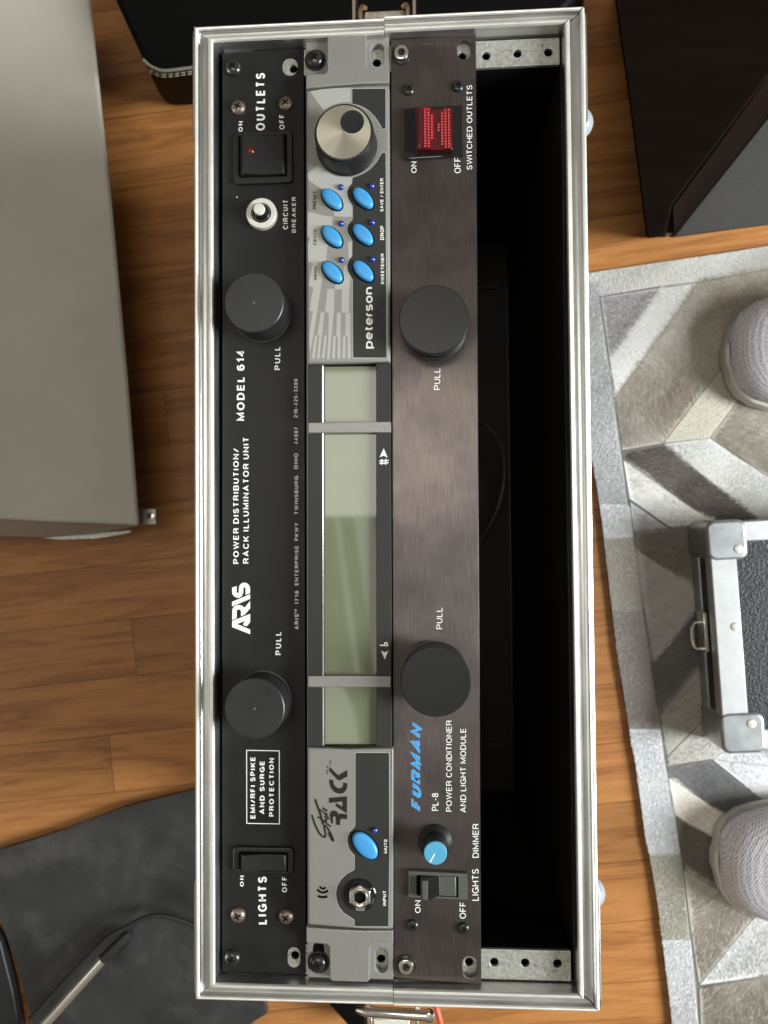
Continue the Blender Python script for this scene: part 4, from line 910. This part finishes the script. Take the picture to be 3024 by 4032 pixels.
def inside(x, y, poly):
    r = np.zeros(x.shape, bool); n = len(poly)
    for i in range(n):
        (x0, y0), (x1, y1) = poly[i], poly[(i+1) % n]
        if y0 == y1: continue
        c = ((y0 > y) != (y1 > y)) & (x < (x1-x0)*(y-y0)/(y1-y0)+x0); r ^= c
    return r
def seam_dist(x, y, poly):
    d = np.full(x.shape, 1e9); n = len(poly)
    for i in range(n):
        a = np.array(poly[i]); b = np.array(poly[(i+1) % n]); ab = b-a; L2 = max((ab**2).sum(), 1e-9)
        t = np.clip(((x-a[0])*ab[0]+(y-a[1])*ab[1])/L2, 0, 1); d = np.minimum(d, np.hypot(x-a[0]-t*ab[0], y-a[1]-t*ab[1]))
    return d
hb = MB(); hcol = []
for i, p in enumerate(patches):
    if i < 20 or True:
        hb.sheet([P(*q, RZ) for q in p[0]], RZ+.02+.012*i); hcol += [tuple(1.08*(.5*a+.5*b_) for a, b_ in zip(p[1], p[2]))]*len(p[0])
hm_ = hb.mesh('hide', M['fur']); at = hm_.color_attributes.new('hair', 'FLOAT_COLOR', 'POINT')
for k, c_ in enumerate(hcol): at.data[k].color = (*c_, 1)
link_mesh('hide', hm_, rug)
sm = MB(); k = 0
for ln_ in [inner_l, inner_t]+[p[0]+[p[0][0]] for p in patches[8:]]:
    for quad in ribbon([P(*q, RZ) for q in ln_], .22): sm.sheet([(q.x, q.y) for q in quad], RZ+.50+.003*(k % 3))
    k += 1
so_ = sm.build('seam', mat('dark_seam', (.13, .12, .105), .8), rug); so_['kind'] = 'stuff'  # dark joints sewn between the hide patches
N = 360000
hx = rng.uniform(2225, 3150, N); hy = rng.uniform(900, 4150, N)
pid = np.full(N, -1)
for i, p in enumerate(patches): pid[inside(hx, hy, p[0])] = i
ok = pid >= 0
hx, hy, pid = hx[ok], hy[ok], pid[ok]
keep = np.ones(len(hx), bool)
for i, p in enumerate(patches):
    s = pid == i
    if s.any(): keep[s] = seam_dist(hx[s], hy[s], p[0]) > rng.uniform(0, 6, s.sum())
hx, hy, pid = hx[keep], hy[keep], pid[keep]; n = len(hx)
lat = rng.uniform(-1, 1, (257, 257))
def vnoise(x, y):
    i = np.floor(x).astype(int); j = np.floor(y).astype(int); fx = x-i; fy = y-j; fx = fx*fx*(3-2*fx); fy = fy*fy*(3-2*fy); i %= 256; j %= 256
    return (lat[i, j]*(1-fx)+lat[i+1, j]*fx)*(1-fy)+(lat[i, j+1]*(1-fx)+lat[i+1, j+1]*fx)*fy
hl_ = np.array([p[4] for p in patches])[pid]; ha_ = np.radians(np.array([p[3] for p in patches])[pid]+22*np.sin(hx*.012+hy*.015))
al_ = hx*np.cos(ha_)-hy*np.sin(ha_); ac_ = hx*np.sin(ha_)+hy*np.cos(ha_)
streak_ = .65*vnoise(al_/34+pid*9, ac_/7.5)+.5*vnoise(al_/60+31, ac_/15+pid*5)
blot = .5+.25*(np.sin(hx*.013+hy*.006)+np.sin(hy*.011-hx*.009+1.7))+.12*np.sin(hx*.041+2*np.sin(hy*.02))
blot = np.clip(blot, 0, 1)[:, None]
c1 = np.array([p[1] for p in patches])[pid]; c2 = np.array([p[2] for p in patches])[pid]
col = (c1*(1-blot)+c2*blot)*1.20*np.clip(1+np.where(hl_ < 4.5, .045, .10)*rng.normal(0, 1, n)+np.where(hl_ < 4.5, .10, .34)*streak_, .35, 1.7)[:, None]
ang = np.radians(np.array([p[3] for p in patches])[pid]+rng.normal(0, 14, n)+22*np.sin(hx*.012+hy*.015)); ln = np.array([p[4] for p in patches])[pid]*rng.uniform(.5, 1.0, n); wd = .36
d = np.array([list(RM @ Vector(((x-1512)/3028, -(y-2016)/3028, -1.0))) for x, y in zip(hx, hy)])
t = (RZ-CAM[2])/d[:, 2]; bx = CAM[0]+t*d[:, 0]; by = CAM[1]+t*d[:, 1]
ux, uy = np.cos(ang), np.sin(ang); zl_ = rng.uniform(.25, .75, n)
v = np.zeros((n, 4, 3)); hw = wd*.5
v[:, 0] = np.stack([bx-uy*hw, by+ux*hw, np.full(n, RZ)], 1); v[:, 1] = np.stack([bx+uy*hw, by-ux*hw, np.full(n, RZ)], 1)
mx_, my_ = bx+ux*ln*.55, by+uy*ln*.55
v[:, 2] = np.stack([mx_+uy*hw*.8, my_-ux*hw*.8, RZ+zl_], 1); v[:, 3] = np.stack([bx+ux*ln, by+uy*ln, RZ+zl_*1.1], 1)
v = v.reshape(-1, 3)/1000; v[:, 2] += FL/1000
fm = bpy.data.meshes.new('hair'); fm.vertices.add(4*n); fm.vertices.foreach_set('co', v.ravel())
fm.loops.add(4*n); fm.loops.foreach_set('vertex_index', np.arange(4*n)); fm.polygons.add(n); fm.polygons.foreach_set('loop_start', np.arange(0, 4*n, 4))
fm.update(calc_edges=True); ca = fm.color_attributes.new('hair', 'FLOAT_COLOR', 'POINT')
cc = np.ones((n, 4, 4)); cc[:, :, :3] = col[:, None, :]; ca.data.foreach_set('color', cc.ravel())
fm.materials.append(M['fur']); fo = link_mesh('hair', fm, rug); fo['kind'] = 'stuff'

# ------------------------------------------------------------------ trainers
def shoe(cx, cy, label):
    """toe centre at cx,cy, pointing to -x"""
    s = thing('shoe', cx+140, cy, RZ, label, 'shoe', 'pair of shoes on the rug')
    ts = [0, 3, 9, 20, 36, 60, 95, 140, 190, 235, 262, 275]
    hwid = [10, 24, 33, 41, 46, 50, 51, 46, 40, 40, 34, 22]; hts = [10, 17, 23, 29, 35, 44, 58, 78, 90, 92, 88, 80]
    def loft(sc, z0, hs, name, m, flat=False, bev=0):
        v = []; f = []; k = 20
        for t_, w_, h in zip(ts, hwid, hs):
            for i in range(k):
                a = PI*i/(k-1) if not flat else 2*PI*i/k
                if flat: v.append((cx+t_+(-1.5 if t_ == 0 else 0), cy+(w_+3)*math.cos(a), z0+(h if math.sin(a) > 0 else 0)))
                else:
                    c_, s_ = math.cos(a), math.sin(a); v.append((cx+t_, cy+w_*sc*math.copysign(abs(c_)**.75, c_), z0+h*abs(s_)**.8))
        m_ = len(ts)
        for j in range(m_-1):
            for i in range(k-1): f.append((j*k+i, (j+1)*k+i, (j+1)*k+i+1, j*k+i+1))
        f.append(tuple(range(k))); f.append(tuple(range((m_-1)*k, m_*k))[::-1])
        return MB().add(v, f).build(name, m, s, ang=60)
    loft(1.0, RZ+17, hts, 'upper', M['knit'])
    loft(1.018, RZ+16, [h*.62 for h in hts], 'toe_band', mat('grey_knit_band', (.33, .315, .31), .85, var=.2, vscale=(500, 500, 500), bump=.6, bscale=(600, 600, 600)))
    out = [(cx+t_, cy+w_+.6) for t_, w_ in zip(ts, hwid)]+[(cx+t_, cy-w_-.6) for t_, w_ in zip(ts[::-1], hwid[::-1])]
    out = [(cx-2, cy+6)]+out+[(cx-2, cy-6)]
    out = [(a-.5, b_-2.2) for a, b_ in out]
    MB().prism(out, RZ+1.2, RZ+20).build('sole', M['foot_sole'], s, 3)
    o = MB(); o.lathe(cx+205, cy, RZ+17+90, [(1, 0), (1, 3), (.8, 3.5)], 24, 0, 44, 28); o.build('collar', M['rubber'], s)
    return s
p = P(*Rr(1355, 975, 900), RZ+20); shoe(p[0], p[1], 'grey knit shoe on the rug nearest the dark brown furniture')
p = P(*Rr(1268, 920, 2932), RZ+20); shoe(p[0], p[1], 'grey knit shoe on the rug below the small silver case')

# ------------------------------------------------------------------ small silver equipment case
kz = RZ+47; sc_ = thing('equipment_case', *P(2950, 2500, RZ), RZ, 'small flat black vinyl case with silver corners lying on the rug', 'case')
o0, o1 = P(*Rr(1180, 320, 1900), kz), P(*Rr(1312, 2135, 1900), kz)      # left top corners
ax = Vector((o1[0]-o0[0], o1[1]-o0[1])); Ln = ax.length; ax.normalize(); ox = Vector((-ax.y, ax.x))
def K(u, v): q = Vector(o0)+ox*u+ax*v; return (q.x, q.y)     # u into the case (right), v along the left edge
if K(1, 0)[0] < K(0, 0)[0]: ox = -ox
DW = 260
def kbox(u0, u1, v0, v1, z0, z1, name, m, parent, bev=.4, mb=None):
    return (mb or MB()).prism([K(u0, v0), K(u1, v0), K(u1, v1), K(u0, v1)], z0, z1).build(name, m, parent, bev)
AL2 = mat('satin_aluminium', (.40, .40, .39), .45, .6, var=.08, vscale=(80, 80, 80), dirt=((.35, .33, .30), (200, 200, 200), .6, .62))
kbox(1.5, DW-1.5, 1.5, Ln-1.5, RZ+1.2, kz-1.5, 'body', M['vinyl'], sc_, 1)
for (u0, u1, v0, v1) in ((0, 21, 14, Ln-14), (DW-21, DW, 14, Ln-14), (21.2, DW-21.2, 0, 17), (21.2, DW-21.2, Ln-17, Ln)):
    kbox(u0, u1, v0, v1, kz-13, kz, 'edge_trim', AL2, sc_, 1.2); kbox(u0, u1, v0, v1, RZ+1.2, RZ+17, 'edge_trim', AL2, sc_, 1.2)
CN = mat('zinc_corner', (.36, .375, .37), .34, .8, var=.22, vscale=(50, 50, 50), dirt=((.16, .16, .15), (120, 120, 120), .5, .58))
for (u0, u1, v0, v1) in ((-1.6, 30, -1.6, 31), (-1.6, 33, Ln-31, Ln+1.6), (DW-30, DW+1.6, -1.6, 31), (DW-30, DW+1.6, Ln-31, Ln+1.6)):
    poly = rrect(u0, u1, v0, v1, 7); cn = MB(); cn.prism([K(*q) for q in poly], RZ+1.0, kz+1.2); co = cn.build('corner', CN, sc_, 2.5, seg=3)
    c = K(u0+(24 if u0 < 0 else 8), v0+(24 if v0 < 0 else 9)); r_ = MB(); r_.lathe(c[0], c[1], kz+1.1, [(3.6, 0), (3.3, .8), (2.2, 1.3), (.01, 1.5)], 20); r_.build('rivet', M['cream'], co)
c = K(16, Ln*.46); r_ = MB(); r_.lathe(c[0], c[1], kz, [(3.6, 0), (3.3, .8), (2.2, 1.3), (.01, 1.5)], 20); r_.build('rivet', M['cream'], sc_)
hs = MB(); hs.prism([K(-3.5, Ln*.40), K(0, Ln*.40), K(0, Ln*.58), K(-3.5, Ln*.58)], kz-32, kz-16); ho = hs.build('hasp', M['chrome'], sc_, .6)
rg = MB(); q = [K(-3, Ln*.45), K(-9, Ln*.45), K(-11, Ln*.48), K(-11, Ln*.54), K(-9, Ln*.57), K(-3, Ln*.57)]; rg.tube([(a, b_, kz-24) for a, b_ in q], 1.3, 10, smooth=1); rg.build('hasp_ring', M['chrome'], ho)

# ------------------------------------------------------------------ black vinyl bags, bottom left
# the bag's vinyl keeps a straight hem and swells a little towards its middle
def soft(name, outline_px, z, hgt, label, m):
    """a soft flat bag: domed grid clipped to its outline"""
    poly = [P(*p, z) for p in outline_px]; xs = [p[0] for p in poly]; ys = [p[1] for p in poly]
    bm = bmesh.new(); vs = [bm.verts.new((p[0]/1000, p[1]/1000, 0)) for p in poly]; bm.faces.new(vs)
    st = 7
    for k in np.arange(min(xs)+st, max(xs), st): bmesh.ops.bisect_plane(bm, geom=bm.verts[:]+bm.edges[:]+bm.faces[:], plane_co=(k/1000, 0, 0), plane_no=(1, 0, 0))
    for k in np.arange(min(ys)+st, max(ys), st): bmesh.ops.bisect_plane(bm, geom=bm.verts[:]+bm.edges[:]+bm.faces[:], plane_co=(0, k/1000, 0), plane_no=(0, 1, 0))
    X = np.array([v_.co.x*1000 for v_ in bm.verts]); Y = np.array([v_.co.y*1000 for v_ in bm.verts]); dd = seam_dist(X, Y, poly)
    cr0, cr1 = np.array(P(560, 3320, z)), np.array(P(525, 3640, z)); ab = cr1-cr0; tt = np.clip(((X-cr0[0])*ab[0]+(Y-cr0[1])*ab[1])/(ab@ab), 0, 1.4); cd_ = np.hypot(X-cr0[0]-tt*ab[0], Y-cr0[1]-tt*ab[1])
    H = np.clip(dd/26, 0, 1)**1.5*(2.5+.9*np.sin(X*.06+Y*.04)+.7*np.sin(Y*.09-X*.05)+3.2*np.exp(-(cd_/5)**2))
    for v_, h in zip(bm.verts, H): v_.co.z = (z+h+FL)/1000
    bmesh.ops.recalc_face_normals(bm, faces=bm.faces[:])
    me = bpy.data.meshes.new(name); bm.to_mesh(me); bm.free(); me.materials.append(m); me.shade_smooth()
    o = bpy.data.objects.new(name, me); C.collection.objects.link(o)
    s_ = o.modifiers.new('thick', 'SOLIDIFY'); s_.thickness = hgt/1000; s_.offset = -1 if me.polygons[0].normal.z > 0 else 1
    es = o.modifiers.new('crisp hem', 'EDGE_SPLIT'); es.split_angle = math.radians(50)
    return tag(o, label, 'bag', None)
soft('vinyl_bag', [(-60,3362),(0,3345),(140,3306),(271,3261),(488,3179),(640,3140),(770,3109),(880,3095),(960,3500),(1040,3955),(1050,3992),(1010,4015),(900,4100),(150,4100),(60,3780),(-60,3460)], -288, 8, 'dusty black vinyl bag lying under the chrome tube', M['bag'])
vb = MB(); vb.prism([P(*p, -285) for p in ((-60,3620),(0,3710),(48,3900),(85,4100),(-200,4100),(-200,3620))], -FL+.4, -285)
tag(vb.build('vinyl_bag', M['rubber'], None, 1), 'black vinyl edge in the lower left corner beyond the strip of floor', 'bag')
# chrome tube with rubber tip
sd = thing('stand_tube', *P(300, 3900, -245), -245, 'shiny chrome stand tube with black rubber tip lying on black vinyl', 'stand')
h0, h1, h2 = (*P(60, 4160, -272), -272), (*P(410, 3772, -272), -272), (*P(512, 3672, -273), -273)
t_ = MB(); t_.tube([h0, h1], 4.5, 28); t_.build('tube', mat('satin_chrome', (.92, .90, .84), .16, .95), sd)
t_ = MB(); hm = tuple(a*.15+b_*.85 for a, b_ in zip(h1, h2)); t_.tube([tuple(a*1.04-b_*.04 for a, b_ in zip(h1, h2)), h1, hm, h2], [4.6, 4.6, 4.4, 3.0], 24); t_.build('rubber_tip', M['rubber'], sd)
cb_ = MB(); cb_.tube([(*P(118, 4015, -264), -264), (*P(268, 3850, -264), -264), (*P(376, 3738, -265), -265), (*P(438, 3680, -266), -266), (*P(505, 3650, -267), -267), (*P(560, 3616, -269), -269), (*P(625, 3602, -270), -270), (*P(700, 3617, -271), -271), (*P(775, 3648, -272), -272), (*P(900, 3690, -274), -274), (*P(1050, 3650, -277), -277)], 2.1, 12, smooth=2)
tag(cb_.build('audio_cable', M['rubber']), 'thin black cable running along the chrome tube to the case', 'cable')
oc = MB(); oc.tube([(*P(1690, 3900, -270), -270), (*P(1715, 3955, -260), -260), (*P(1727, 3995, -258), -258), (*P(1736, 4030, -258), -258), (*P(1745, 4100, -258), -258)], 2.2, 12, smooth=2)
tag(oc.build('power_cable', M['orange']), 'bright orange cable end beside the bottom latch', 'cable')
bs = MB(); bs.prism([P(*p, -262) for p in ((1290,3950),(1330,3945),(1440,3945),(1440,4100),(1425,4100))], -FL+.4, -262)
tag(bs.build('webbing_strap', M['tolex'], None, 1.5), 'black strap on the floor left of the bottom latch', 'strap')
